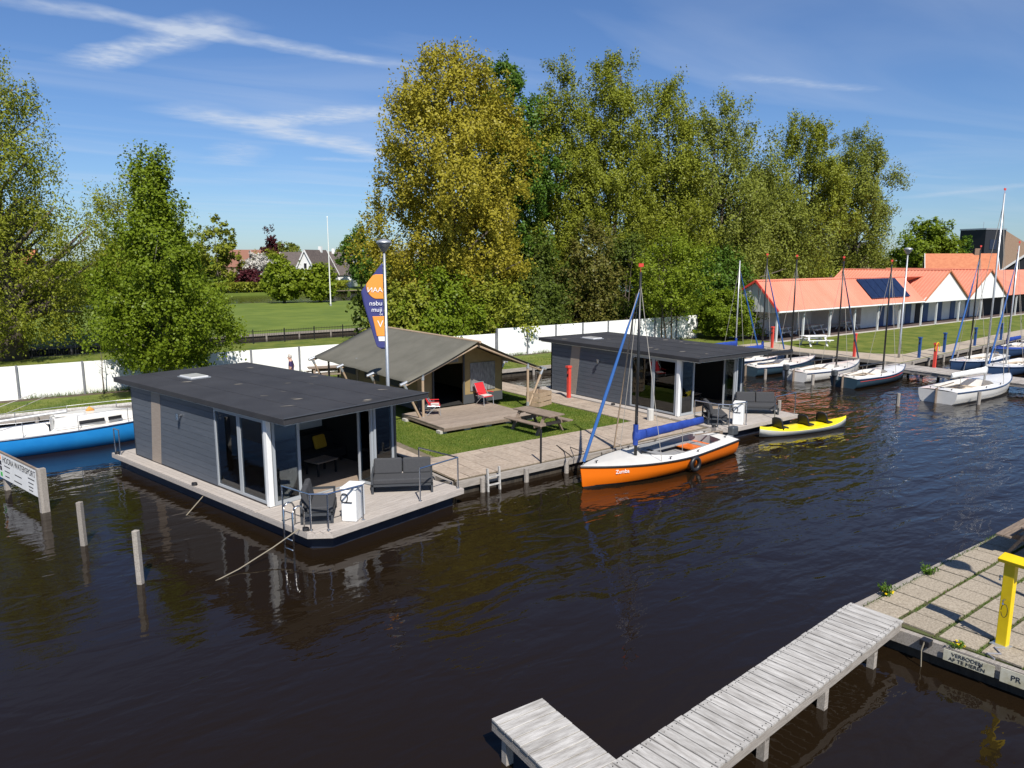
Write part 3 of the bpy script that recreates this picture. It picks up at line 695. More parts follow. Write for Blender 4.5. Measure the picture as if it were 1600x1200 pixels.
# ------------------------------------------------------------------ boats
def sailboat(name, loc, rz, label, hull, L=7.2, B=2.0, fb=.5, deck=GELW, sole=BEIGE, mast=6.2, spar=SPARB, cover=None, jib=None, rubm=NAVY, group=None, motor=True, boomz=.5, cover_len=2.6, bare_boom=False, mastx=.62, tip=True, stripe=None, lean=0):
    b = empty(name, loc, rz, label, 'sailboat', group)
    K = 28; X0, X1 = -L * .5, L * .5
    def half(t): return B / 2 * (1 - max(0, (t - .42) / .58) ** 2.1) * (.78 + .22 * min(1, t / .42) ** .8) if t < 1 else .0
    def sheer(t): return fb + .20 * max(0, (t - .35) / .65) ** 2 + .05 * (1 - min(1, t / .35))
    c0, c1 = .08, .60
    def inner(t):
        if t < c0 or t > c1: return 0
        e = min(1, (t - c0) / .03, (c1 - t) / .10) ** .5
        return max(0.0, half(t) - .30) * e
    ts = [i / K for i in range(K + 1)]
    rows = []; 
    for t in ts:
        x = X0 + L * t; h = half(t) + .012; z = sheer(t); kz = -.22 + .25 * max(0, (t - .7) / .3) ** 2
        rk = .16 * max(0, (t - .8) / .2)          # raked stem
        rows.append([Vector((x - rk * (1 - f), y * h, zz)) for y, zz, f in ((-1, z, 1), (-.97, z * .55, .6), (-.86, .06, .3), (-.55, kz * .7, 0), (0, kz, 0), (.55, kz * .7, 0), (.86, .06, .3), (.97, z * .55, .6), (1, z, 1))])
    hm = MB().loft(rows, False); n = 9; hm.f.append(tuple(range(n)))
    hu = hm.build('hull', hull, b, smooth=True)
    es = hu.modifiers.new('split', 'EDGE_SPLIT'); es.split_angle = R(50)
    bt = MB()
    for s in (-1, 1):
        bt.loft([[Vector((X0 + L * t - .16 * max(0, (t - .8) / .2), s * ((half(t) + .012) * f + .006), z)) for f, z in ((.80, -.03), (.93, .075))] for t in ts], False)
    bt.build('boot_stripe', BLACK if hull is not GELW else GELW, hu)
    for s in (-1, 1):
        MB().tube([(X0 + L * t, s * (half(t) + .025), sheer(t) - .02) for t in ts], .03, 6).build('rub_rail', rubm, hu)
    if stripe: 
        for s in (-1, 1): MB().tube([(X0 + L * t, s * (half(t) * .995 + .012), sheer(t) * .74) for t in ts[1:22]], .012, 4).build('stripe', stripe, hu)
    dm = MB(); left, right = [], []
    for t in ts:
        x = X0 + L * t; h = half(t); z = sheer(t); c = inner(t); cam = .07 * (h / (B / 2))
        left.append([Vector((x, -h, z)), Vector((x, -(h + c) / 2 if c else -h / 2, z + cam * (.8 if not c else .5))), Vector((x, -c, z + cam))])
        right.append([Vector((x, h, z)), Vector((x, (h + c) / 2 if c else h / 2, z + cam * (.8 if not c else .5))), Vector((x, c, z + cam))])
    dm.loft(left, False); dm.loft(right, False); dm.build('deck', deck, b, smooth=True)
    cm = MB(); fm = MB()
    ct = [c0 + (c1 - c0) * i / 20 for i in range(21)]
    for s in (-1, 1):
        cm.loft([[Vector((X0 + L * t, s * inner(t), sheer(t) + .07 * half(t) / (B / 2) + .03)), Vector((X0 + L * t, s * inner(t) * .96, .24))] for t in ct], False)
    fm.loft([[Vector((X0 + L * t, -inner(t) * .97, .24)), Vector((X0 + L * t, inner(t) * .97, .24))] for t in ct], False)
    cm.build('coaming', sole if sole is not BEIGE else GELW, b, smooth=True); fm.build('cockpit_sole', sole, b)
    for t, hh in ((.16, .42), (.46, .44)):
        w = inner(t) * .95
        bx('thwart', sole, b, X0 + L * t - .16, -w, hh - .03, X0 + L * t + .16, w, hh)
    for s in (-1, 1): MB().box(X0 + L * .18, s * inner(.3) * .96 - (.26 if s > 0 else 0), .40, X0 + L * .46, s * inner(.3) * .96 + (.26 if s < 0 else 0), .44).build('side_bench', sole, b)
    mx = X0 + L * mastx; mz = sheer(mastx)
    MB().tube([(mx, 0, mz - .1), (mx - lean, 0, mast)], .055, 10, .04).build('mast', spar, b, smooth=True)
    if tip: 
        v = MB().tube([(mx - lean, 0, mast), (mx - lean, 0, mast + .22)], .008, 5); v.box(mx - lean - .12, -.012, mast + .16, mx - lean + .1, .012, mast + .27); v.build('wind_vane', REDP, b)
    st = MB(); hz = mast * .93
    for s in (-1, 1):
        st.tube([(mx - .25, s * (half(mastx) - .03), mz), (mx - lean, s * .03, hz)], .013, 4)
    st.tube([(X1 - .12, 0, sheer(1)), (mx - lean, 0, hz)], .009, 4); st.build('stay', WIRE, b)
    if jib: MB().tube([(X1 - .16, 0, sheer(1) + .12), (X1 - .16 + (mx - X1 + .16) * .45, 0, sheer(1) + (hz - sheer(1)) * .45), (mx - lean + .05, 0, hz * .97)], [.05, .055, .022], 8).build('furled_jib', jib, b)
    bz = mz + boomz
    if cover is not None or bare_boom:
        bl = L * .40
        bo = MB().tube([(mx - .05, 0, bz), (mx - bl * max(1, cover_len / 2.6), 0, bz + .02)], .04, 8).build('boom', spar, b)
        if cover is not None:
            rr = []
            for i in range(15):
                f = i / 14; hgt = .15 - .04 * f + .008 * math.sin(i * 2.1); wd = .095 - .025 * f + .006 * math.sin(i * 1.7)
                if f == 0: hgt *= 1.25
                x = mx + .08 - bl * f * cover_len / 2.6
                rr.append([Vector((x, wd * math.cos(a), bz + .07 + .02 * f + hgt * math.sin(a) + (0.05 if math.sin(a) > 0 else 0))) for a in [2 * math.pi * k / 12 for k in range(12)]])
            MB().loft(rr).build('sail_cover', cover, b, smooth=True)
            if cover is BLUEC: MB().tube([(mx + .02, 0, bz - .2), (mx + .02, 0, bz + .48)], .085, 10).build('mast_boot', cover, b)
        MB().tube([(mx - bl * .85, 0, bz), (X0 + L * .3, 0, .35)], .012, 5).build('mainsheet', WIRE, b)
    # fittings, tiller and rudder
    ft = MB()
    for t, s in ((.9, 0), (.55, 1), (.55, -1), (.35, 1), (.35, -1), (.04, .6), (.04, -.6)):
        y = s * (half(t) - .12); ft.tube([(X0 + L * t - .07, y, sheer(t) + .10), (X0 + L * t + .07, y, sheer(t) + .10)], .014, 5); ft.tube([(X0 + L * t, y, sheer(t) + .02), (X0 + L * t, y, sheer(t) + .1)], .02, 5)
    ft.build('cleats', BLACK, b)
    MB().bar((X0 - .04, 0, sheer(0) + .16), (X0 + L * .2, 0, sheer(0) + .24), .035).build('tiller', WOODB, b)
    MB().box(X0 - .2, -.018, -.5, X0 - .03, .018, sheer(0) + .14).build('rudder', WOODB, b)
    if motor:
        m = empty('outboard_motor', (X0 - .22, .42, 0), 0, parent=b)
        MB().box(-.2, -.13, .62, .16, .13, .95).build('cowling', mat('motor_grey', (.05, .055, .06), .3), m, bevel=.06, seg=3); MB().box(-.06, -.05, -.4, .08, .05, .62).build('shaft', BLACK, m, bevel=.02)
        bx('bracket', GALV, m, .09, -.1, .4, .22, .1, .64)
    return b
ob = sailboat('sailboat', (7.35, -1.5, 0), math.pi + .055, 'orange and white open sailboat with a blue boom cover, moored at the quay', ORANGE, L=7.3, B=2.15, fb=.52, cover_len=3.3, sole=GREYIN, mast=6.6, cover=BLUEC, jib=BLUES, rubm=BLACK, mastx=.645, boomz=.62)
bx('rear_sole', ORANGE, ob, -2.9, -.55, .36, -1.75, .55, .40)
text('boat_name', 'Zumba', .17, WHF, ob, (2.35, .592, .44), (R(84), 0, R(180 - 19.5)), ext=.004)
fd = MB(); fd.loft([[Vector((math.cos(a) * (.2 + .07 * math.cos(c)), .07 * math.sin(c), math.sin(a) * (.2 + .07 * math.cos(c)))) for c in [2 * math.pi * k / 8 for k in range(8)]] for a in [2 * math.pi * i / 20 for i in range(21)]], True, False)
tag(fd.build('tyre_fender', BLACK, smooth=True, loc=(8.0, -2.66, .28)), 'black tyre fender hanging on the side of the orange boat', 'fender')
rope([(3.75, -1.3, .9), (4.3, -.5, .75), (5.0, .5, .52), (5.4, 1.4, .49)], 'black mooring line from the orange bow across the paving', BLACK, .018)
rope([(4.4, -1.1, .95), (4.9, -.2, .75), (5.6, .9, .5)], 'second thin black bow line lying over the quay edge', BLACK, .014)
tag(MB().tube([(3.62, .1, .2), (3.62, .1, 1.55)], .035, 8).build('mooring_pole', BLACK), 'thin black pole at the bow of the orange boat', 'pole')
tag(MB().tube([(6.75, -.1, .5), (6.42, -1.28, 5.9)], .026, 8).build('spare_spar', POLEW), 'slim varnished wooden spar standing against the mast of the orange boat', 'spar')
grp = 'open sailboats moored bow-on at the harbour quay'
sailboat('sailboat', (31.2, 3.2, 0), .02, 'slate blue sailboat with bare black boom, moored closest to the wooden jetty', TEAL, mast=6.7, bare_boom=True, group=grp, stripe=REDP, rubm=NAVY)
sailboat('sailboat', (31.0, 6.0, 0), .0, 'white-hulled sailboat with bare black boom, moored between two dark ones', GELW, mast=6.9, bare_boom=True, group=grp, rubm=NAVY, jib=NAVY)
sailboat('sailboat', (30.6, 8.9, 0), -.02, 'dark sailboat with a black boom cover, moored between white hull and houseboat', TEAL, mast=7.0, cover=BLACK, group=grp, rubm=NAVY)
sailboat('sailboat', (31.3, 11.5, 0), .0, 'navy sailboat with a blue boom cover under a red-tipped mast', NAVY, mast=7.1, cover=BLUEC, jib=BLUES, group=grp)
sailboat('sailboat', (31.8, 14.0, 0), .0, 'navy sailboat with a silver mast and blue cover nearest the hedge', NAVY, mast=6.9, spar=ALU, cover=BLUEC, jib=BLUES, group=grp, tip=False)
sailboat('sailboat', (31.2, -2.1, 0), -.03, 'white sailboat with furled white sail on the boom and tall silver mast', GELW, L=8.2, B=2.35, fb=.58, mast=10.3, spar=ALU, cover=WHITEP, rubm=NAVY, motor=False, cover_len=3.0)
g2 = 'blue and white sailboats across the jetty'
sailboat('sailboat', (42.1, 2.2, 0), math.pi, 'blue-hulled sailboat nearest the harbour path with a furled blue jib', NAVY, mast=7.6, jib=BLUES, group=g2, spar=SPARB, deck=GELW)
sailboat('sailboat', (41.3, -.2, 0), math.pi, 'blue-hulled sailboat with white deck, second from the harbour path', NAVY, mast=7.8, jib=BLUES, group=g2, spar=ALU)
sailboat('sailboat', (41.2, -2.6, 0), math.pi, 'blue-hulled sailboat lying furthest out along the jetty', NAVY, mast=7.2, jib=BLUES, group=g2, cover=BLUEC)
sailboat('sailboat', (51.5, 3.4, 0), math.pi + .05, 'dark sailboat under a bright blue boom cover along the harbour path', NAVY, mast=7.4, cover=BLUEC, group=g2, deck=BLUEC)
sailboat('sailboat', (58.5, 3.9, 0), math.pi + .05, 'dark sailboat lying behind the blue covered one at the path', NAVY, mast=7.4, cover=BLUEC, jib=BLUES, group=g2)

# blue cabin sailboat in the channel
def cabin_boat(loc, rz):
    b = empty('cabin_sailboat', loc, rz, 'bright blue hulled cabin sailboat with white deck behind the houseboat', 'sailboat')
    L, B = 8.6, 2.5; K = 26; X0 = -L / 2; ts = [i / K for i in range(K + 1)]
    half = lambda t: B / 2 * max(.0, 1 - abs((t - .48) / .52) ** 2.4 * (1 if t > .48 else .42))
    sheer = lambda t: .72 + .25 * abs(t - .3) ** 1.5
    rows = []
    for t in ts:
        h = half(t) + .01; z = sheer(t); kz = -.3 + .3 * max(0, (t - .7) / .3) ** 2
        rows.append([Vector((X0 + L * t, y * h, q)) for y, q in ((-1, z), (-.99, z * .6), (-.88, .1), (-.5, kz * .8), (0, kz), (.5, kz * .8), (.88, .1), (.99, z * .6), (1, z))])
    m = MB().loft(rows, False); m.f.append(tuple(range(9))); hu = m.build('hull', GELB, b, smooth=True)
    for s in (-1, 1): MB().tube([(X0 + L * t, s * (half(t) + .012), sheer(t) - .01) for t in ts], .03, 6).build('rub_rail', NAVY, hu)
    # side decks around a long cockpit at the stern and a cabin trunk
    def inn(t): return max(0, half(t) - .38) if .08 < t < .44 else 0
    dm = MB()
    for s in (-1, 1):
        dm.loft([[Vector((X0 + L * t, s * half(t), sheer(t))), Vector((X0 + L * t, s * inn(t), sheer(t) + .05))] for t in ts], False)
    dm.build('deck', GELW, b, smooth=True)
    ck = MB(); ct = [.082 + (.438 - .082) * i / 12 for i in range(13)]
    for s in (-1, 1): ck.loft([[Vector((X0 + L * t, s * inn(t), sheer(t) + .05)), Vector((X0 + L * t, s * inn(t) * .9, .38))] for t in ct], False)
    ck.loft([[Vector((X0 + L * t, -inn(t) * .9, .38)), Vector((X0 + L * t, inn(t) * .9, .38))] for t in ct], False); ck.build('cockpit', GELW, b)
    cab = []
    for t, f, hh in ((.44, .66, .0), (.445, .66, .36), (.55, .66, .42), (.68, .6, .38), (.76, .5, .26), (.82, .36, .04)):
        x = X0 + L * t; hw = half(t) * f; z0 = sheer(t) + .03
        cab.append([Vector((x, -hw, z0)), Vector((x, -hw * .93, z0 + hh * .8)), Vector((x, -hw * .6, z0 + hh)), Vector((x, hw * .6, z0 + hh)), Vector((x, hw * .93, z0 + hh * .8)), Vector((x, hw, z0))])
    cb = MB().loft(cab, True).build('cabin', GELW, b, bevel=.03)
    for s in (-1, 1):
        for t0, t1 in ((.53, .63), (.645, .70)):
            w = MB(); pts = []
            for t, zq in ((t0, .14), (t1, .14), (t1, .27), (t0, .27)):
                pts.append((X0 + L * t, s * (half(t) * .66 * (.985 if zq < .2 else .955) + .03 - .03 * (t - .5)), sheer(t) + zq))
            w.add(pts, [(0, 1, 2, 3)]); o = w.build('cabin_window', BLACK, cb); o.modifiers.new('solid', 'SOLIDIFY').thickness = .03
    bx('hatch', GELW, cb, X0 + L * .45, -.32, sheer(.5) + .42, X0 + L * .56, .32, sheer(.5) + .48, .02)
    bx('sliding_hatch_board', mat('hatch_grey', (.35, .35, .34), .5), cb, X0 + L * .437, -.3, .55, X0 + L * .441, .3, 1.08)
    bag = MB().tube([(X0 + L * .58, .1, 1.2), (X0 + L * .58 + .1, .15, 1.27), (X0 + L * .58 + .25, .1, 1.2)], [.06, .1, .05], 8).build('sail_bag', mat('orange_bag', (.55, .26, .05), .8), cb, smooth=True)
    rl = MB()
    for s in (-1, 1):
        pts = []
        for t in (.03, .16, .32, .52, .72, .9):
            p = (X0 + L * t, s * (half(t) - .07), sheer(t)); rl.tube([p, (p[0], p[1], p[2] + .55)], .013, 5); pts.append((p[0], p[1], p[2] + .55))
        rl.tube(pts, .008, 5)
    rl.tube([(X0 + L * .03, -half(.03) + .07, sheer(.03) + .55), (X0 + L * .03, half(.03) - .07, sheer(.03) + .55)], .013, 5)
    rl.build('guard_rails', STEEL, b)
    st = MB(); st.tube([(X0 + .1, 0, 1), (X0 + 3.4, .1, 2.1)], .012, 5); st.tube([(X0 + 1.6, .8, 1.0), (X0 + 3.9, .1, 2.0)], .012, 5); st.build('lowered_stays', WIRE, b)
    MB().tube([(X0 + .6, .1, 1.1), (X0 + L * .5, .05, 1.3)], .045, 8).build('lowered_boom', ALU, b)
    return b
cabin_boat((-8.2, 14.15, 0), .04)

# yellow kayak
def kayak(loc, rz):
    b = empty('kayak', loc, rz, 'yellow and white sit-on kayak with three black seats beside the terrace', 'kayak')
    L, B = 4.8, .84; K = 24; ts = [i / K for i in range(K + 1)]
    half = lambda t: B / 2 * max(.02, 1 - abs(2 * t - 1) ** 2.6)
    zt = lambda t: .26 + .16 * abs(2 * t - 1) ** 3
    top = []; bot = []
    for t in ts:
        x = -L / 2 + L * t; h = half(t); z = zt(t)
        bot.append([Vector((x, -h, z - .08)), Vector((x, -h * .85, .02)), Vector((x, 0, -.07 + .2 * abs(2 * t - 1) ** 4)), Vector((x, h * .85, .02)), Vector((x, h, z - .08))])
        dip = -.09 * (1 if .2 < t < .85 and (t * 4.4) % 1 > .25 else 0)
        top.append([Vector((x, -h, z - .08)), Vector((x, -h * .93, z)), Vector((x, -h * .55, z + .01 + dip * .6)), Vector((x, 0, z + .03 + dip)), Vector((x, h * .55, z + .01 + dip * .6)), Vector((x, h * .93, z)), Vector((x, h, z - .08))])
    MB().loft(bot, False).build('hull', mat('pale_kayak_hull', (.55, .55, .50), .4), b, smooth=True); MB().loft(top, False).build('top_shell', YELK, b, smooth=True)
    for x in (-1.25, .15, 1.2):
        s = empty('seat', (x, 0, .3), 0, parent=b)
        MB().box(-.2, -.2, -.05, .22, .2, .03).build('seat_pad', BLACK, s, bevel=.03)
        rows = [[Vector((-.2 - .08 * f, w * (.30 - .05 * f * f), .0 + .42 * f - .06 * abs(w) ** 3)) for w in (-1, -.7, -.35, 0, .35, .7, 1)] for f in (0, .3, .6, .85, 1)]
        k = MB().loft(rows, False).build('backrest', BLACK, s, smooth=True); k.modifiers.new('solid', 'SOLIDIFY').thickness = .05
    MB().tube([(-2.2, 0, .42), (-2.2, .0, .46), (-2.1, 0, .46), (-2.1, 0, .42)], .012, 5).build('carry_handle', BLACK, b)
    return b
kayak((16.2, -1.55, .02), -.20)

# ------------------------------------------------------------------ jetty by the harbour, mooring poles
def jetty(name, p, q, wd, z, label, plank=.14, gap=.012, m=WOODP, legs=3, rails=True):
    p, q = Vector((*p, 0)), Vector((*q, 0)); d = (q - p).normalized(); L = (q - p).length
    j = empty(name, p, math.atan2(d.y, d.x), label, 'jetty')
    n = int(L / (plank + gap)); mesh = None
    for i in range(n):
        x = (i + .5) * L / n
        if mesh is None:
            o = MB().box(-plank / 2, -wd / 2, 0, plank / 2, wd / 2, .035).build('plank', m, j, bevel=.004, seg=1); mesh = o.data
        else: o = link('plank', mesh, j, bevel=0)
        o.location = (x, random.uniform(-.008, .008), z - .035 + random.uniform(-.002, .003)); o.rotation_euler = (0, random.uniform(-.004, .004), random.uniform(-.004, .004))
        o.scale = (1, 1 if random.random() > .3 else random.uniform(.992, 1.006), 1)
    nl = MB()
    for i in range(n):
        for s in (-1, 1):
            for dx in (-.045, .045):
                cx, cy = (i + .5) * L / n + dx + random.uniform(-.008, .008), s * (wd / 2 - .06) + random.uniform(-.01, .01)
                nl.prism([(cx + .009 * math.cos(q), cy + .009 * math.sin(q)) for q in (0, 1.05, 2.1, 3.14, 4.2, 5.24)], z - .002, z + .005)
    nl.build('nails', BLACK, j)['kind'] = 'stuff'
    for s in (-1, 1): MB().box(.02, s * (wd / 2 - .05) - .03, z - .20, L - .02, s * (wd / 2 - .05) + .03, z - .038).build('side_beam', WOODG, j)
    for i in range(legs):
        x = L * (i + .5) / legs
        for s in (-1, 1): bx('pile', WOODG, j, x - .06, s * (wd / 2 - .14) - .06, -1.5, x + .06, s * (wd / 2 - .14) + .06, z - .04)
        bx('cross_beam', WOODG, j, x - .05, -wd / 2 + .08, z - .32, x + .05, wd / 2 - .08, z - .2)
    return j
jetty('jetty', (34.6, 4.3), (34.1, -6.5), 2.3, .56, 'grey wooden jetty in the harbour carrying the red post with yellow hose', .2, legs=6, m=WOODJ)
for x, y, h, dsc in [(-9.18, 2.27, 1.12, 'weathered wooden mooring pole standing in the water by the signboard'), (-8.5, -.98, 1.22, 'weathered wooden mooring pole off the houseboat terrace')]:
    tag(MB().tube([(x, y, -1.5), (x - .02, y + .02, h)], .085, 4).build('mooring_pole', WOODG, bevel=.012), dsc, 'mooring pole')
for x, y, dsc in [(28.3, -3.4, 'beside the white sailboat hull'), (28.5, 2.7, 'behind the stern of the slate sailboat'), (27.0, 4.6, 'between slate and white sterns'), (26.6, 7.4, 'behind the dark sailboat with the boom cover'), (24.8, -1.2, 'alone in open water off the white sailboat'), (18.6, 1.2, 'behind the sofa terrace by the kayak')]:
    tag(MB().tube([(x, y, -1.5), (x, y, .62)], .09, 8).build('mooring_pole', WOODG), 'short mooring pole ' + dsc, 'mooring pole', 'short poles in the harbour')

# ------------------------------------------------------------------ sign board in the water
sg = empty('sign_board', (-10.17, 7.33, 0), math.atan2(5.77 - 8.9, -9.78 + 10.55), 'white watersport rental sign board on wooden posts in the water', 'sign')
bx('board', WHITEP, sg, -1.62, -.03, .42, 1.58, .01, 1.22); bx('frame_top', WOODB, sg, -1.64, -.04, 1.22, 1.6, .02, 1.26)
for x in (-1.5, 1.66): MB().box(x - .08, .02, -1.5, x + .08, .16, 1.26 if x > 0 else 1.1).build('post', WOODG, sg)
bx('post', WOODG, sg, 1.585, -.05, -1.4, 1.74, .02, 1.27)
def st(body, size, x, z, m=PRINT, al='LEFT'): text('lettering', body, size, m, sg, (x, -.034, z), (R(90), 0, 0), align=al, ext=.001)
st('HOORA WATERSPORT', .26, -1.22, 1.04)
for x, z, wl_ in ((-1.12, .86, .50), (-1.12, .70, .42), (-1.12, .54, .36), (-.25, .74, .56), (.85, .86, .5), (.85, .73, .4), (.85, .61, .34), (.85, .51, .3), (-.35, .54, .62)):
    q = x                                                      # fine print too small to read: rows of short dashes
    while q < x + wl_:
        d_ = random.uniform(.025, .06); bx('print_line', PRINT, sg, q, -.0335, z - .016, min(q + d_, x + wl_), -.031, z + .016); q += d_ + .014
for z, m_ in ((1.08, ORF), (.9, PRINT), (.73, PRINT), (.54, mat('green_print', (.05, .4, .08), .6))): bx('symbol', m_, sg, -1.52, -.036, z - .06, -1.36, -.031, z + .07)


# ------------------------------------------------------------------ near quay, pier, yellow post
nq = sheet('near_quay', [(1.95, -11.5), (30, -12.3), (30, -40), (4.5, -40)], -1.5, .43, MOSS)
sl = empty('quay_paving', (0, 0, 0)); sl['kind'] = 'structure'
slab_me = None
for i in range(13):
    for j in range(9):
        s0, n0 = 2.42 + i * .605, -11.78 - j * .68
        if n0 < -17: continue
        if slab_me is None:
            o = MB().box(-.283, -.298, 0, .283, .298, .03).build('slab', SLAB, sl, bevel=.008, seg=1); slab_me = o.data
        else: o = link('slab', slab_me, sl)
        o.location = (s0 + .03 * j * .3, n0 + random.uniform(-.008, .008) - .03 * i * .1, .428 + random.uniform(-.004, .008)); o.rotation_euler = (random.uniform(-.012, .012), random.uniform(-.012, .012), random.uniform(-.012, .012))
qe = empty('quay_edging', (0, 0, 0)); qe['kind'] = 'structure'
MB().bar((1.78, -11.34, .36), (14, -11.68, .36), .14, .16).build('edge_beam', WOODG, qe)
MB().bar((1.78, -11.36, .33), (2.45, -19, .33), .12, .24).build('edge_beam', WOODG, qe)
MB().bar((1.86, -11.36, -.4), (2.52, -19, -.4), .06, 1.2).build('sheeting', WOODD, qe); MB().bar((1.8, -11.42, -.4), (14, -11.76, -.4), .06, 1.2).build('sheeting', WOODD, qe)
for k in range(6):
    p = Vector((1.715 + .08 * k, -11.9 - k * .85, .33)); MB().tube([p, p + Vector((-.012, 0, 0))], .03, 8).build('bolt', BLACK, qe)
# sign plates on the edging
pl = empty('sign_plate', (1.86, -13.42, .33), math.atan2(-7.64, .67), 'weathered white plate lettered VERBODEN AF TE MEREN on the quay edging', 'sign')
bx('plate', mat('old_white_enamel', (.55, .53, .44), .5, (.34, .31, .2), 3, 6), pl, -.36, -.012, -.10, .40, 0, .10)
for b_, z in (('VERBODEN', .042), ('AF TE MEREN', -.048)): text('lettering', b_, .088, PRINT, pl, (.0, -.015, z), (R(90), 0, 0), sx=1.05)
pl2 = empty('sign_plate', (1.93, -14.2, .33), math.atan2(-7.64, .67), 'weathered white plate lettered PR further along the quay edging', 'sign')
bx('plate', MATS['old_white_enamel'], pl2, -.3, -.012, -.12, .35, 0, .12); text('lettering', 'PR', .13, PRINT, pl2, (-.08, -.015, 0), (R(90), 0, 0))
yp = empty('service_post', (2.72, -13.62, .45), R(-5), 'yellow steel post with angled top and a tap on the near quay', 'service post')
bx('post', YELP, yp, -.065, -.085, 0, .065, .085, 1.5, bevel=.008)
hd = MB().box(-.12, -.27, 0, .12, .27, .07).build('hood', YELP, yp, bevel=.01); hd.location = (0, -.1, 1.51); hd.rotation_euler = (0, R(-14), 0)
MB().tube([(-.09, 0, .85), (-.15, 0, .85), (-.15, 0, .78)], .018, 8).build('tap', STEEL, yp); MB().tube([(-.12 + .0, -.02 + .05 * math.cos(t), .66 + .12 * math.sin(t)) for t in [i * .5 for i in range(13)]], .006, 5).build('key_loop', BLACK, yp)
MB().tube([(-.0, .09, 1.2), (0, .15, 1.2), (0, .15, 1.12)], .018, 8).build('tap', STEEL, yp); bx('base_plate', GALV, yp, -.14, -.14, 0, .14, .14, .012)
tag(MB().tube([(2.6, -13.7, .47), (2.45, -13.6, .475), (2.3, -13.75, .475), (2.15, -13.6, .47), (2.05, -13.75, .47)], .016, 6).build('water_hose', mat('grey_hose', (.2, .2, .22), .6)), 'grey hose lying at the foot of the yellow post', 'hose')
lamp((4.0, -16.2, .45), 'grey lamp post on the slabs of the near quay past the yellow post', 5.6)
mr = empty('mooring_ring', (1.78, -12.78, .40), 0, 'rusty mooring bracket with a hanging rope on the quay edging', 'mooring ring')
bx('bracket', BLACK, mr, -.06, -.08, -.03, .10, .08, .08, .01); MB().tube([(-.05, 0, .06), (-.09, .02, -.1), (-.08, 0, -.5)], .012, 5).build('hanging_rope', ROPE, mr)
picnic((8.1, -12.75, .455), R(90), 'grey-brown picnic table standing at the water edge of the near quay', WOODB)
# a pole and a railing stand further along this quay, out of view; only the L-shaped pier is in sight
j1 = jetty('pier', (1.86, -11.86), (-5.3, -12.42), .95, .62, 'pale weathered L-shaped plank pier reaching out from the near quay', .165, .022, WOODP, 4)
arm = empty('pier_arm', (-5.32, -11.90, 0), R(87), parent=j1)
arm.matrix_parent_inverse = j1.matrix_basis.inverted()
for i in range(9):
    o = MB().box(-.083, -.44, 0, .083, .44, .035).build('plank', WOODP, arm, bevel=.004, seg=1); o.location = (.09 + i * .183, random.uniform(-.006, .006), .588)
for s_ in (-1, 1): bx('side_beam', WOODG, arm, .0, s_ * .39 - .03, .42, 1.66, s_ * .39 + .03, .585)
bx('end_beam', WOODG, arm, 1.6, -.36, .42, 1.66, .36, .585)
for s_ in (-1, 1): bx('pile', WOODG, arm, 1.38, s_ * .3 - .06, -1.5, 1.5, s_ * .3 + .06, .58)

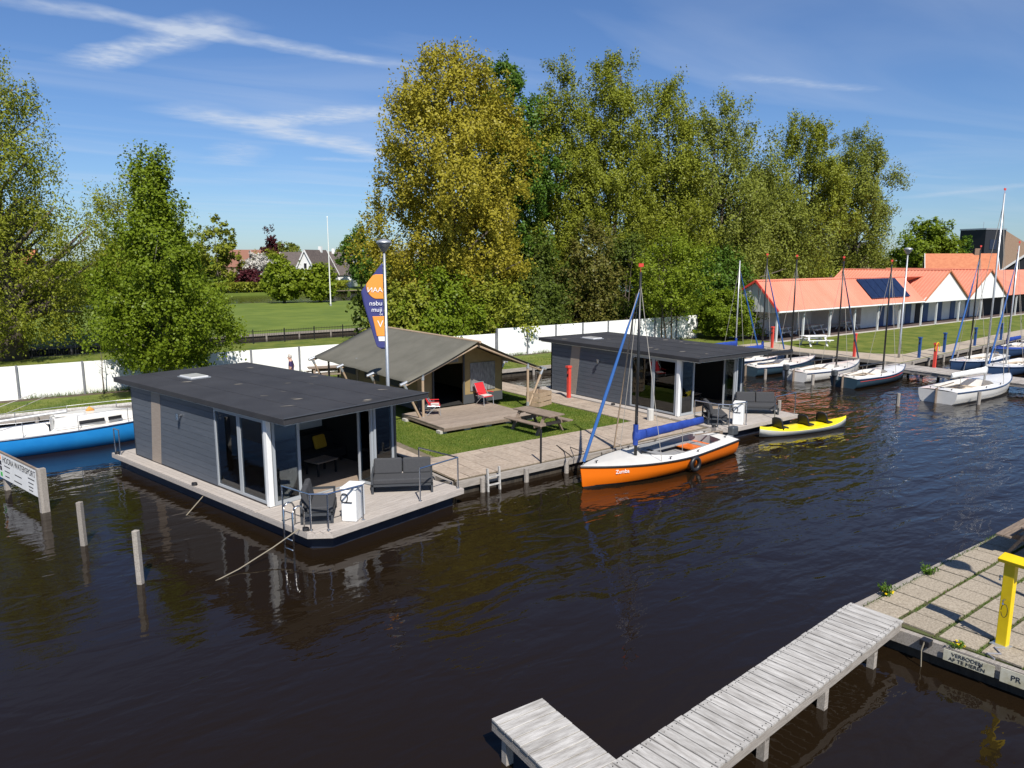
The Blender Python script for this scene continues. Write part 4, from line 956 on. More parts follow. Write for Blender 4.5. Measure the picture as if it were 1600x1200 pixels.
# ------------------------------------------------------------------ sheds
def corr(m, p00, p10, p11, p01, pitch, amp):
    """corrugated sheet: ribs run from the p00-p10 edge to the p01-p11 edge"""
    p00, p10, p11, p01 = map(Vector, (p00, p10, p11, p01)); n = max(2, int((p10 - p00).length / pitch)); up = (p10 - p00).cross(p01 - p00).normalized()
    if up.z < 0: up = -up
    a, b = [], []
    for i in range(n):
        for f, h in ((0, 0), (.55, 0), (.65, amp), (.9, amp)):
            t = (i + f) / n; a.append(p00.lerp(p10, t) + up * h); b.append(p01.lerp(p11, t) + up * h)
    a.append(p10); b.append(p11); return m.loft([a, b], False)
def shed():
    g = 'boat sheds'
    a = empty('shed', (0, 0, 0), 0, 'long open-fronted shed with coral metal roof and pale sheet gable', 'shed', g)
    S0, S1, NE, NR, NB, ZE, ZR, ZB = 40.0, 64.2, 15.55, 17.75, 20.75, 2.98, 5.25, 3.55
    corr(MB(), (S0, NE, ZE), (S1, NE, ZE), (S1, NR, ZR), (S0, NR, ZR), .33, .045).build('front_roof', ROOFO, a)
    corr(MB(), (S0, NB, ZB), (S1 + 8, NB, ZB), (S1 + 8, NR, ZR), (S0, NR, ZR), .33, .045).build('rear_roof', ROOFO, a)
    MB().tube([(S0 - .03, NR, ZR + .04), (S1 + 4, NR, ZR + .04)], .1, 8).build('ridge_cap', ROOFO, a)
    MB().tube([(S0, NE - .05, ZE - .07), (S1, NE - .05, ZE - .07)], .07, 8).build('gutter', WHITEP, a)
    gb = MB(); k = 16                                   # ribbed pale gable
    for i in range(k):
        n0, n1 = NE + .1 + (NB - NE - .1) * i / k, NE + .1 + (NB - NE - .1) * (i + .8) / k
        zt = lambda n: (ZE + (ZR - ZE) * (n - NE) / (NR - NE) if n < NR else ZB + (ZR - ZB) * (NB - n) / (NB - NR)) - .05
        x = S0 + .12 + (.03 if i % 2 else 0)
        gb.add([(x, n0, 2.85), (x, n1 + .05, 2.85), (x, n1 + .05, zt(n1)), (x, n0, zt(n0))], [(0, 1, 2, 3)])
    gb.build('gable', SHEET, a)
    for p, q in (((S0 - .04, NE, ZE), (S0 - .04, NR, ZR + .06)), ((S0 - .04, NR, ZR + .06), (S0 - .04, NB, ZB))): MB().bar(p, q, .08, .16).build('verge_board', REDP, a)
    bx('rear_wall', WHITEP, a, S0 + .3, 20.3, .5, S1, 20.4, 3.4)
    bx('front_wall', WHITEP, a, 57.5, 18.2, .5, S1, 18.3, 3.2); bx('partition', WHITEP, a, 57.5, 18.3, .5, 57.6, 20.3, 3.2)
    for s_ in (47.5, 52.5): bx('partition', WHITEP, a, s_, 18.6, .5, s_ + .1, 20.3, 3.2)
    for s_ in (40.5, 44.2, 48.2, 52.2, 56.3, 60.3): bx('post', mat('shed_post', (.5, .52, .53), .6), a, s_ - .07, 15.9, .5, s_ + .07, 16.04, 3.0)
    for s_ in (60.9, 62.6): bx('door', BLUEP, a, s_, 18.14, .5, s_ + .9, 18.2, 2.6)
    b = empty('shed', (0, 0, 0), 0, 'coral-roofed shed with two white gable fronts and blue doors', 'shed', g)
    NF = 15.62
    for k, (s0, s1) in enumerate(((64.2, 74.2), (74.2, 84.2))):
        sm = (s0 + s1) / 2; zr = 5.85; nb = 27
        MB().add([(s0 + .02, NF, 2.8), (s1 - .02, NF, 2.8), (s1 - .02, NF, 3.0), (sm, NF, zr - .06), (s0 + .02, NF, 3.0)], [(0, 1, 2, 3, 4)]).build('gable_front', WHITEP, b).modifiers.new('solid', 'SOLIDIFY').thickness = .08
        corr(MB(), (s0, NF - .12, 2.98), (s0, nb, 2.98), (sm, nb, zr), (sm, NF - .12, zr), .33, .045).build('roof', ROOFO, b)
        corr(MB(), (s1, NF - .12, 2.98), (s1, nb, 2.98), (sm, nb, zr), (sm, NF - .12, zr), .33, .045).build('roof', ROOFO, b)
        for p, q in (((s0, NF - .15, 2.98), (sm, NF - .15, zr + .04)), ((sm, NF - .15, zr + .04), (s1, NF - .15, 2.98))): MB().bar(p, q, .06, .14).build('verge_board', TILEO, b)
        MB().tube([(sm, NF - .1, zr + .03), (sm, nb, zr + .03)], .09, 8).build('ridge_cap', ROOFO, b)
    bx('front_wall', WHITEP, b, 64.25, 18.2, .5, 84.1, 18.3, 2.9)
    for s_ in (66.2, 70.0, 73.2, 76.4, 80.2): bx('door', BLUEP, b, s_, 18.13, .5, s_ + 1.1, 18.2, 2.6)
    bx('door', DARKB, b, 68.3, 18.12, .5, 69.3, 18.2, 2.6)
    for s_ in (64.4, 67.6, 72.7, 78.2, 83.8): bx('post', MATS['shed_post'], b, s_ - .07, 15.75, .5, s_ + .07, 15.89, 2.8)
    c = empty('shed', (0, 0, 0), 0, 'low shed continuing past the white gables with a plain coral roof slope', 'shed', g)
    corr(MB(), (84.3, NF, 2.95), (120, NF, 2.95), (120, 21, 5.6), (84.3, 21, 5.6), .33, .045).build('roof', ROOFO, c)
    bx('front_wall', DARKB, c, 84.3, 18.4, .5, 120, 18.5, 3.6)
    for s_ in (88, 93, 98, 103): bx('post', MATS['shed_post'], c, s_ - .07, 15.8, .5, s_ + .07, 15.94, 2.95)
    sp = empty('solar_array', (0, 0, 0), 0, 'dark blue solar panels on the coral roof slope', 'solar panel')
    d = Vector((0, NR - NE, ZR - ZE)).normalized(); up = Vector((0, -d.z, d.y))
    for i in range(5):
        o = Vector((54.8 + i * 1.45, NE, ZE)) + up * .12
        q = [o + d * .6, o + d * .6 + Vector((1.38, 0, 0)), o + d * 2.95 + Vector((1.38, 0, 0)), o + d * 2.95]
        MB().add(q + [v + up * .04 for v in q], [(0, 1, 2, 3), (7, 6, 5, 4), (0, 4, 5, 1), (1, 5, 6, 2), (2, 6, 7, 3), (3, 7, 4, 0)]).build('panel', SOLAR, sp)
    for i, (x, y) in enumerate(((49.3, 18.1), (55.5, 18.4), (44.6, 18.3))):
        picnic((x, y, .512), R(90), 'white picnic table under the open shed, ' + ('middle bay', 'bay beside the wall', 'bay next to the gable end')[i], WHITEP, 'white picnic tables')
shed()
picnic((40.9, 12.9, .505), R(65), 'white picnic table on the grass before the sheds', WHITEP, 'white picnic tables')

# ------------------------------------------------------------------ houses far behind
def house(name, label, loc, rz, Wd, D, He, Hr, wall, roof, cat='house', wins=(), overhang=.3, chimney=True, verge=None):
    """gable house: ridge along x, gables at the x ends; wins = (face, u, z, w, h)"""
    h = empty(name, loc, rz, label, cat)
    m = MB(); m.add([(-Wd / 2, -D / 2, 0), (Wd / 2, -D / 2, 0), (Wd / 2, D / 2, 0), (-Wd / 2, D / 2, 0), (-Wd / 2, -D / 2, He), (Wd / 2, -D / 2, He), (Wd / 2, D / 2, He), (-Wd / 2, D / 2, He), (-Wd / 2, 0, Hr), (Wd / 2, 0, Hr)],
                    [(0, 1, 5, 4), (2, 3, 7, 6), (0, 4, 8, 7, 3), (1, 2, 6, 9, 5)]); m.build('wall', wall, h)
    dz = (Hr - He) / (D / 2) * overhang; rm = MB()
    for s in (-1, 1):
        q = [Vector((-Wd / 2 - overhang, s * (D / 2 + overhang), He - dz + .04)), Vector((Wd / 2 + overhang, s * (D / 2 + overhang), He - dz + .04)), Vector((Wd / 2 + overhang, 0, Hr + .05)), Vector((-Wd / 2 - overhang, 0, Hr + .05))]
        rm.add(q + [v + Vector((0, 0, .16)) for v in q], [(0, 1, 2, 3), (7, 6, 5, 4), (0, 4, 5, 1), (1, 5, 6, 2), (2, 6, 7, 3), (3, 7, 4, 0)])
    r = rm.build('roof', roof, h)
    if verge:
        for x in (-Wd / 2 - overhang - .03, Wd / 2 + overhang + .03):
            for s in (-1, 1): MB().bar((x, s * (D / 2 + overhang), He - dz + .1), (x, 0, Hr + .12), .08, .3).build('verge_board', verge, h)
    if chimney: bx('chimney', wall, r, Wd * .2, -.35, Hr - .6, Wd * .2 + .7, .35, Hr + 1.0)
    for face, u, z, ww, hh in wins:
        if face == 'f': o = bx('window', WHITEP, h, u - ww / 2, -D / 2 - .06, z, u + ww / 2, -D / 2 + .02, z + hh); bx('pane', PRINT, o, u - ww / 2 + .1, -D / 2 - .08, z + .1, u + ww / 2 - .1, -D / 2 - .055, z + hh - .1)
        else:
            sx = -1 if face == 'l' else 1; x = sx * Wd / 2
            o = bx('window', WHITEP, h, min(x, x + sx * .06), u - ww / 2, z, max(x, x + sx * .06), u + ww / 2, z + hh); bx('pane', PRINT, o, min(x + sx * .05, x + sx * .08), u - ww / 2 + .1, z + .1, max(x + sx * .05, x + sx * .08), u + ww / 2 - .1, z + hh - .1)
    return h
HA = R(-36.87)
house('house', 'white house with steep white gable and dark tiled roof across the canal', (55.2, 145, .5), HA + R(70), 8, 6.0, 3.2, 8.4, WHITEP, TILED, verge=WHITEP, wins=[('l', 0, .6, 1.2, 2.2), ('l', 0, 4.4, .9, 1.3), ('l', -1.9, .6, 1, 1.6), ('r', 0, .6, 1.2, 2.2)])
house('house', 'long low white farmhouse wing with dark roof beside the white gable', (59.0, 153, .5), HA + R(3), 17, 9, 3.0, 8.0, WHITEP, TILED, verge=WHITEP, wins=[('f', -5, .5, 1.6, 2.2), ('f', -2, .9, 1.4, 1.5), ('f', 1.5, .4, 1.1, 2.3), ('f', 4.5, .9, 1.8, 1.5)])
house('house', 'far brick house with red-brown roof behind the blossom tree', (58, 200, .5), HA + R(10), 16, 9, 4.5, 9, BRICK, mat('red_brown_tile', (.20, .09, .06), .85), wins=[('f', -5, 1, 1.5, 1.6), ('f', 0, 1, 1.5, 1.6), ('f', 5, 1, 1.5, 1.6)])
house('house', 'far row of brick houses with flat grey skyline beyond the farmhouse', (105, 225, .5), HA + R(-4), 34, 9, 5.5, 9, BRICK, TILED, wins=[('f', -12 + 5 * i, 3.2, 1.5, 1.5) for i in range(6)])
house('house', 'orange-roofed farmhouse seen through the willow', (-9.5, 104, .5), HA + R(5), 17, 9, 3, 7.6, BRICK, TILEO, wins=[('f', -5, .8, 1.4, 1.5), ('f', 0, .8, 1.4, 1.5), ('f', 5, .8, 1.4, 1.5)])
house('house', 'house with an orange pantile roof behind the sheds', (119, 35, .5), R(-62), 9.5, 9, 3.6, 7.2, BRICK, TILEO, verge=WHITEP, wins=[('l', 0, 5, 1.2, 1.4)])
house('barn', 'dark boarded barn with white verge boards and orange roof', (130, 28.3, .5), R(15), 14, 9, 4.0, 7.7, DARKB, TILEO, 'barn', verge=WHITEP, chimney=False, wins=[('l', -1.8, 2, 1.3, 1.6), ('l', 1.8, 2, 1.3, 1.6)])
house('house', 'brick house with white gable edge behind the young trees', (150, 70, .5), R(70), 9, 8, 5.5, 10, BRICK, TILED, verge=WHITEP, wins=[('l', 0, 6, 1.3, 1.5)])
db = empty('building', (163, 49, .5), HA + R(20), 'tall dark box-shaped building with slanting side wing', 'building')
bx('block', DARKB, db, -2.9, -2.9, 0, 2.9, 2.9, 12.5); bx('parapet', GALV, db, -3, -3, 12.5, 3, 3, 12.8); bx('window', SOLAR, db, -1.5, -2.96, 8.5, .5, -2.9, 10.5)
MB().add([(2.9, -2.8, 0), (12, -2.8, 0), (12, 2.8, 0), (2.9, 2.8, 0), (2.9, -2.8, 12.4), (12, -2.8, 8.8), (12, 2.8, 8.8), (2.9, 2.8, 12.4)], [(0, 1, 5, 4), (1, 2, 6, 5), (2, 3, 7, 6), (3, 0, 4, 7), (4, 5, 6, 7)]).build('wing', BRICK, db)
MB().tube([(0, 0, 12.8), (0, 0, 14.2)], .05, 5).build('aerial', GALV, db)

# ------------------------------------------------------------------ railing along the inner canal, flagpole, landing stage
def rail_fence(pts, label):
    f = empty('railing', (0, 0, 0), 0, label, 'railing'); bars = MB(); rl = MB()
    for a, b in zip(pts[:-1], pts[1:]):
        a, b = Vector((*a, .5)), Vector((*b, .5)); L = (b - a).length; d = (b - a) / L
        for z in (.12, .95): rl.bar(a + Vector((0, 0, z)), b + Vector((0, 0, z)), .03, .04)
        for i in range(int(L / .14)): p = a + d * (i * .14); bars.bar(p + Vector((0, 0, .1)), p + Vector((0, 0, 1.05)), .016)
        for i in range(int(L / 2.5) + 1): p = a + d * (i * 2.5); MB().bar(p, p + Vector((0, 0, 1.12)), .06).build('post', BLACK, f)
    rl.build('rails', BLACK, f); o = bars.build('bars', BLACK, f); o['kind'] = 'stuff'; return f
rail_fence([(-40, 40.0), (2, 39.6), (28, 40.1)], 'black metal railing along the inner canal behind the willow and birch')
rail_fence([(36, 40.2), (58, 40.2)], 'black metal railing glimpsed below the tall trees')
quay_wall([(-60, 46.9), (15, 47.4), (52, 45.9)], .52, step=3)
fp = empty('flagpole', (31, 80.8, .5), 0, 'tall white flagpole standing on the meadow', 'flagpole')
MB().tube([(0, 0, 0), (0, 0, 12.2)], .09, 10, .05).build('pole', WHITEP, fp); MB().tube([(0, 0, 12.2), (0, 0, 12.35)], .09, 8, .03).build('finial', WHITEP, fp); MB().tube([(0, 0, 0), (0, 0, .3)], .16, 8).build('socket', GALV, fp)
ls = empty('landing_stage', (58, 127.2, 0), R(-8), 'low dark landing stage along the far bank', 'landing stage')
for i in range(30): bx('plank', WOODB, ls, -15 + i, -.8, .45, -15 + i + .97, .6, .52)
for i in range(11): bx('pile', WOODD, ls, -14.8 + i * 2.9, -.7, -1.5, -14.6 + i * 2.9, -.5, .9)

# ------------------------------------------------------------------ person behind the houseboat, at a table
def person(loc, rz):
    p = empty('person', loc, rz, 'person in a dark purple shirt walking along the white fence', 'person')
    J = dict(pel=(0, 0, .95), sp=(0, .01, 1.18), ch=(0, .02, 1.38), nk=(0, .03, 1.50), hd=(0, .06, 1.60), tp=(0, .07, 1.72))
    for s, k in ((-1, 'l'), (1, 'r')):
        J.update({k + 'sh': (.19 * s, .01, 1.42), k + 'el': (.25 * s, -.05 - .03 * s, 1.14), k + 'wr': (.22 * s, .12, .95), k + 'ha': (.20 * s, .2, .90),
                  k + 'hp': (.10 * s, 0, .90), k + 'kn': (.11 * s, .06 * s + .03, .49), k + 'an': (.11 * s, .10 * s - .05, .08), k + 'to': (.11 * s, .10 * s + .12, .03)})
    rad = dict(pel=.16, sp=.15, ch=.17, nk=.06, hd=.085, tp=.07)
    rad = {k: v * 1.18 for k, v in rad.items()}
    for k in 'lr': rad.update({k + 'sh': .075, k + 'el': .05, k + 'wr': .035, k + 'ha': .04, k + 'hp': .10, k + 'kn': .065, k + 'an': .045, k + 'to': .035})
    E = [('pel', 'sp'), ('sp', 'ch'), ('ch', 'nk'), ('nk', 'hd'), ('hd', 'tp')]
    for k in 'lr': E += [('ch', k + 'sh'), (k + 'sh', k + 'el'), (k + 'el', k + 'wr'), (k + 'wr', k + 'ha'), ('pel', k + 'hp'), (k + 'hp', k + 'kn'), (k + 'kn', k + 'an'), (k + 'an', k + 'to')]
    ids = list(J); me = bpy.data.meshes.new('body'); me.from_pydata([J[i] for i in ids], [(ids.index(a), ids.index(b)) for a, b in E], [])
    o = bpy.data.objects.new('body', me); col.objects.link(o); o.parent = p
    for m_ in (SKIN, SHIRT, TROUS): me.materials.append(m_)
    sk = o.modifiers.new('skin', 'SKIN'); 
    for i, v in zip(ids, me.skin_vertices[0].data): v.radius = (rad[i], rad[i] * (.75 if i in ('pel', 'sp', 'ch') else 1)); v.use_root = (i == 'pel')
    sb = o.modifiers.new('sub', 'SUBSURF'); sb.levels = sb.render_levels = 2
    dg = bpy.context.evaluated_depsgraph_get(); m2 = bpy.data.meshes.new_from_object(o.evaluated_get(dg)); o.modifiers.clear(); o.data = m2
    m2.materials.clear()
    for m_ in (SKIN, SHIRT, TROUS): m2.materials.append(m_)
    for f in m2.polygons:
        c = f.center; f.use_smooth = True
        f.material_index = 2 if (c.z < .97 and abs(c.x) < .17 and not (c.z > .82 and abs(c.x) > .155)) else (1 if (.93 < c.z < 1.47 and not (abs(c.x) > .17 and c.z < 1.2)) else 0)
    hr = MB(); prof = [(.088, 1.62), (.102, 1.66), (.098, 1.72), (.07, 1.77), (.02, 1.79)]
    hr.loft([[Vector((r * math.cos(a) * .92, .055 + r * math.sin(a) * 1.05 - .02 * (math.sin(a) > .3), z + (.045 if math.sin(a) > .5 else 0))) for a in [2 * math.pi * i / 14 for i in range(14)]] for r, z in prof]); hr.build('hair', HAIR, o, smooth=True)
    nz = MB().tube([(0, .13, 1.66), (0, .165, 1.625), (0, .14, 1.61)], [.012, .02, .012], 6).build('nose', SKIN, o, smooth=True)
    for x in (-.034, .034): MB().tube([(x, .135, 1.66), (x, .147, 1.66)], .011, 6).build('eye', PRINT, o)
    for x in (-.09, .09): MB().tube([(x * .9, .05, 1.66), (x * 1.08, .045, 1.64), (x * .95, .05, 1.60)], .016, 6).build('ear', SKIN, o, smooth=True)
    MB().tube([(-.03, .142, 1.585), (.03, .142, 1.585)], .007, 5).build('mouth', REDC, o)
    for s in (-1, 1):
        for q in range(4): MB().tube([(s * .20 - .03 + .018 * q, .215, .89), (s * .20 - .03 + .018 * q, .25, .85), (s * .2 - .03 + .018 * q, .25, .81)], .009, 6).build('finger', SKIN, o, smooth=True)
        MB().tube([(s * .20 - s * .035, .19, .90), (s * .2 - s * .05, .22, .86), (s * .2 - s * .045, .24, .83)], .011, 6).build('thumb', SKIN, o, smooth=True)
    return p
person((2.0, 18.0, .5), R(60))
picnic((4.6, 19.6, .5), R(75), 'dark brown picnic table standing before the white fence near the walking person', WOODB)

# ------------------------------------------------------------------ trees
def leaf_mesh(name, C, D, size, asp, m, parent, rg, O=None):
    """diamond leaves at centres C with long axes D"""
    n = len(C); sz = size * rg.uniform(.65, 1.35, (n, 1)); r = rg.normal(size=(n, 3))
    if O is not None: r = r * .42 + O * .9 + np.array([0, 0, .55])      # blades face outward and up
    a = np.cross(D, r); a /= np.linalg.norm(a, axis=1, keepdims=True) + 1e-9
    V = np.empty((n, 4, 3)); V[:, 0] = C - D * sz; V[:, 1] = C + a * sz * asp; V[:, 2] = C + D * sz; V[:, 3] = C - a * sz * asp
    me = bpy.data.meshes.new(name); me.vertices.add(n * 4); me.vertices.foreach_set('co', V.astype(np.float32).ravel())
    me.loops.add(n * 4); me.loops.foreach_set('vertex_index', np.arange(n * 4, dtype=np.int32)); me.polygons.add(n); me.polygons.foreach_set('loop_start', np.arange(0, n * 4, 4, dtype=np.int32))
    me.update(calc_edges=True); me.materials.append(m); return link(name, me, parent)
def tree(name, label, loc, H, Rc, m, prof, clumps=150, per=170, size=.13, asp=.45, sig=.55, droop=.3, trunk=.28, bark=BARK, z0=.2, seed=0, group=None, stems=1, upright=.35, cat='tree', limbs=46, lean=(0, 0)):
    """prof: list of (height fraction, radius fraction); clumps of leaves fill it, limbs reach for the clumps"""
    rg = np.random.default_rng(seed + 11); t = empty(name, loc, rg.uniform(0, 6), label, cat, group)
    hs = np.array([p[0] for p in prof]); rs = np.array([p[1] for p in prof])
    hh = rg.uniform(z0, 1, clumps * 3); w = np.interp(hh, hs, rs); keep = rg.uniform(0, 1, clumps * 3) < (w / w.max()) ** 1.3 + .06; hh = hh[keep][:clumps]; k = len(hh)
    an = rg.uniform(0, 2 * np.pi, k); lob = 1 + .22 * np.sin(an * 3 + hh * 9 + seed) + .14 * np.sin(an * 5 - hh * 14 + seed * 2)
    rr = np.interp(hh, hs, rs) * Rc * np.sqrt(rg.uniform(.12, 1, k)) * lob
    cc = np.stack([rr * np.cos(an) + lean[0] * hh, rr * np.sin(an) + lean[1] * hh, hh * H], 1)
    tm = MB(); top = H * .9; roots = []
    for st_ in range(stems):
        ox, oy = (0, 0) if stems == 1 else (rg.uniform(-.5, .5), rg.uniform(-.5, .5)); wob = rg.normal(0, .012 * H, (7, 2)); sp = rg.normal(0, Rc * .22 * (stems > 1), 2)
        pts = [(ox + wob[i, 0] * i / 6 + sp[0] * i / 6 + lean[0] * i / 6 * .9, oy + wob[i, 1] * i / 6 + sp[1] * i / 6 + lean[1] * i / 6 * .9, -.15 + (top + .15) * i / 6) for i in range(7)]
        tr_ = trunk / (1 if stems == 1 else 1.4)
        tm.tube(pts, [tr_ * q for q in (1.35, .95, .75, .56, .38, .2, .06)], 9); roots.append(np.array(pts))
    tm.build('trunk', bark, t, smooth=True)
    lm = MB(); order = rg.permutation(k)[:limbs]
    for i in order:
        P = roots[i % stems]; zt = max(.12 * H, cc[i, 2] - np.hypot(cc[i, 0], cc[i, 1]) * (upright + .5)); f = min(5.99, max(.3, (zt + .15) / (top + .15) * 6)); a = int(f); b0 = P[a] + (P[a + 1] - P[a]) * (f - a)
        mid = (b0 + cc[i]) / 2 + np.array([0, 0, .06 * H * (upright)]) * rg.uniform(-.2, 1) + rg.normal(0, .15, 3)
        r0 = trunk * max(.10, .42 * (1 - zt / H)); lm.tube([tuple(b0), tuple(mid), tuple(cc[i])], [r0, r0 * .6, r0 * .18], 5)
    lm.build('limbs', bark, t, smooth=True)
    per = int(per * 1.88); size = size * .62; asp = asp * 1.5; n = k * per; tw = 9; s_ = sig * rg.uniform(.55, 1.3, k); ci = rg.integers(0, k, n)
    sub = np.clip(rg.normal(size=(k, tw, 3)), -1.6, 1.6) * s_[:, None, None] * np.array([1, 1, .85])      # twigs inside each clump
    si = rg.integers(0, tw, n)
    off = sub[ci, si] + np.clip(rg.normal(size=(n, 3)), -1.9, 1.9) * (s_[ci] * .30)[:, None] * np.array([1, 1, 1 + droop * 1.3]); 
    dr = np.abs(rg.normal(size=n)) * droop * sig * .6; off[:, 2] -= dr
    C = cc[ci] + off; ok = C[:, 2] > .35; C = C[ok]
    ax = np.array([lean[0] * .5, lean[1] * .5, H * .55]); O = off[ok] / (np.linalg.norm(off[ok], axis=1, keepdims=True) + 1e-6) + .8 * (C - ax) / (np.linalg.norm(C - ax, axis=1, keepdims=True) + 1e-6)
    D = rg.normal(size=(len(C), 3)); D[:, 2] = D[:, 2] * .6 - droop * 1.2; D /= np.linalg.norm(D, axis=1, keepdims=True)
    leaf_mesh('crown', C, D, size, asp, m, t, rg, O); return t
LGOLD = leaf_mat('willow_gold_leaf', (0.27, 0.235, 0.022), (0.4, 0.35, 0.04), .3)
LOLIVE = leaf_mat('olive_leaf', (0.16, 0.19, 0.018), (0.28, 0.3, 0.034), .3)
LGREEN = leaf_mat('green_leaf', (0.06, 0.13, 0.014), (0.125, 0.21, 0.028), .3)
LDARK = leaf_mat('dark_leaf', (0.055, 0.085, 0.012), (0.12, 0.155, 0.024), .28)
LBIRCH = leaf_mat('birch_leaf', (0.11, 0.17, 0.01), (0.21, 0.27, 0.02), .35)
LLIME = leaf_mat('lime_leaf', (0.15, 0.21, 0.014), (0.25, 0.31, 0.026), .4)
LGREY = leaf_mat('grey_willow_leaf', (0.14, 0.17, 0.024), (0.245, 0.27, 0.045), .3)
LRED = leaf_mat('copper_leaf', (.05, .012, .015), (.09, .02, .025), .25)
LRUST = leaf_mat('rust_leaf', (.09, .12, .02), (.19, .15, .035), .3)
LBLOS = leaf_mat('blossom', (.45, .43, .38), (.62, .60, .55), .3)
OVAL = [(.12, .35), (.25, .75), (.45, 1), (.65, .95), (.82, .7), (.94, .4), (1, .12)]
COL = [(.08, .5), (.2, .8), (.4, 1), (.6, .95), (.8, .75), (.93, .45), (1, .15)]
CONE = [(.1, .75), (.2, 1), (.4, .88), (.6, .62), (.8, .34), (.93, .16), (1, .05)]
G1 = 'tall trees behind the fence'
tree('willow_tree', 'tall golden-leaved willow towering behind the tent', (18.6, 29, .5), 21.3, 5.3, LGOLD, [(.05, .55), (.2, .9), (.4, 1), (.6, 1), (.78, .85), (.9, .55), (1, .15)], 300, 200, .17, .38, .72, .5, .5, seed=1, group=G1, z0=.07, limbs=80)
tree('tree', 'fresh green broadleaf tree squeezed between golden willow and poplars', (26.2, 33, .5), 22.3, 4.0, LGREEN, COL, 150, 190, .18, .5, .65, .2, .38, seed=2, group=G1, z0=.25, stems=2)
tree('poplar_tree', 'yellow-olive poplar directly beside the green broadleaf tree', (32.0, 33, .5), 23.2, 3.2, LOLIVE, COL, 170, 180, .16, .4, .62, .4, .36, seed=3, group=G1, z0=.22, stems=2)
tree('poplar_tree', 'tallest olive poplar in the middle of the tree row', (37.6, 32, .5), 24.3, 3.8, LOLIVE, COL, 210, 185, .16, .4, .68, .5, .4, seed=4, group=G1, z0=.2, stems=2)
tree('willow_tree', 'olive willow between the middle poplar and the grey-green one', (44, 31, .5), 22.6, 4.0, LOLIVE, COL, 220, 180, .17, .4, .72, .5, .4, seed=5, group=G1, z0=.08)
tree('willow_tree', 'broad grey-green willow rising behind the hedge and shed gable', (52, 31, .5), 22.4, 6.2, LGREY, [(.04, .7), (.2, .95), (.4, 1), (.6, .95), (.8, .7), (.93, .4), (1, .15)], 260, 190, .18, .4, .8, .6, .5, seed=6, group=G1, z0=.05, stems=2)
tree('willow_tree', 'lower grey-green willow filling the gap behind the long shed', (60.5, 31, .5), 15.0, 4.8, LGREY, OVAL, 230, 160, .2, .4, .95, .5, .4, seed=7, group=G1, z0=.05)
tree('willow_tree', 'loose-crowned olive willow behind the solar panel shed', (71.5, 33.5, .5), 23.6, 5.0, LOLIVE, [(.05, .6), (.25, .9), (.45, 1), (.65, .85), (.8, .7), (.92, .5), (1, .2)], 170, 200, .2, .38, .75, .5, .45, seed=8, group=G1, z0=.06, stems=2)
tree('willow_tree', 'rounded olive willow at the end of the tall tree row', (83, 33.5, .5), 22.4, 5.0, LGREY, OVAL, 180, 200, .2, .38, .8, .5, .45, seed=9, group=G1, z0=.06, stems=2)
# understorey behind the fences
G2 = 'shrubs and small trees behind the fences'
U = [(.0, .8), (.3, 1), (.6, .9), (.85, .55), (1, .2)]
for i, (x, y, h, r, m_, lb) in enumerate([(12.9, 26.0, 4.4, 2.0, LOLIVE, 'loose olive willow shrub by the canal railing'), (15.2, 25.6, 5.6, 3.0, LBIRCH, 'willow shrub right behind the tent ridge'), (19.4, 25.4, 5.4, 3.0, LOLIVE, 'willow shrub where the two white fences meet'),
        (23.5, 26.2, 5.8, 3.0, LDARK, 'dark green shrub behind the tall white fence start'), (27.5, 30.5, 8.6, 3.0, LDARK, 'dark hawthorn under the green broadleaf tree'), (31.5, 28.2, 9.6, 3.2, LRUST, 'rust-tinged small tree in front of the poplars'),
        (36.2, 28.5, 9.0, 3.0, LDARK, 'dark small tree beneath the tallest poplar'), (46.5, 26.2, 7.6, 3.4, LGREEN, 'green small tree behind the clipped bush')]):
    tree('shrub', lb, (x, y, .5), h, r, m_, U, 120, 85, .18, .42, .5, .3, .12, seed=20 + i, group=G2, z0=.04, cat='shrub', limbs=24, stems=2)
tree('young_tree', 'light green young tree with thin trunks in front of the tall white fence', (33.6, 21.2, .5), 8.6, 2.9, LLIME, [(.2, .3), (.35, .8), (.6, 1), (.8, .75), (1, .2)], 110, 85, .13, .5, .55, .1, .09, seed=31, z0=.28, stems=3)
tree('birch_tree', 'leafy birch with twin pale trunks before the white fence', (-3.2, 20.6, .5), 11.3, 2.7, LBIRCH, [(.14, .7), (.24, 1), (.4, .95), (.58, .72), (.75, .45), (.9, .2), (1, .06)], 270, 150, .10, .55, .42, .45, .15, BARKW, .14, 32, stems=2, limbs=60)
tree('willow_tree', 'large old willow with thick trunk and thin spring foliage', (-8.6, 40.2, .5), 19.2, 5.4, LOLIVE, [(.06, .7), (.2, 1), (.4, .95), (.6, .8), (.8, .55), (.93, .35), (1, .15)], 330, 120, .14, .36, .7, .7, .8, seed=33, z0=.06, limbs=70)
tree('tree', 'thin olive tree between the old willow and the birch', (.5, 44.5, .5), 13.2, 3.4, LOLIVE, OVAL, 100, 110, .15, .35, .7, .5, .22, seed=34, z0=.1, limbs=50)
tree('sapling', 'bare thin sapling tied to a stake at the white fence', (-5.8, 22.4, .5), 3.6, .5, LGREY, [(.3, .4), (.6, 1), (1, .3)], 10, 3, .05, .4, .15, .1, .035, seed=35, z0=.4, limbs=10)
tree('clipped_bush', 'dense round green bush at the corner of the tall white fence', (39.6, 19.9, .5), 3.7, 2.1, LBIRCH, [(.0, .9), (.3, 1), (.6, 1), (.85, .8), (1, .45)], 150, 150, .11, .6, .38, 0, .1, seed=36, z0=.04, cat='bush', limbs=14)
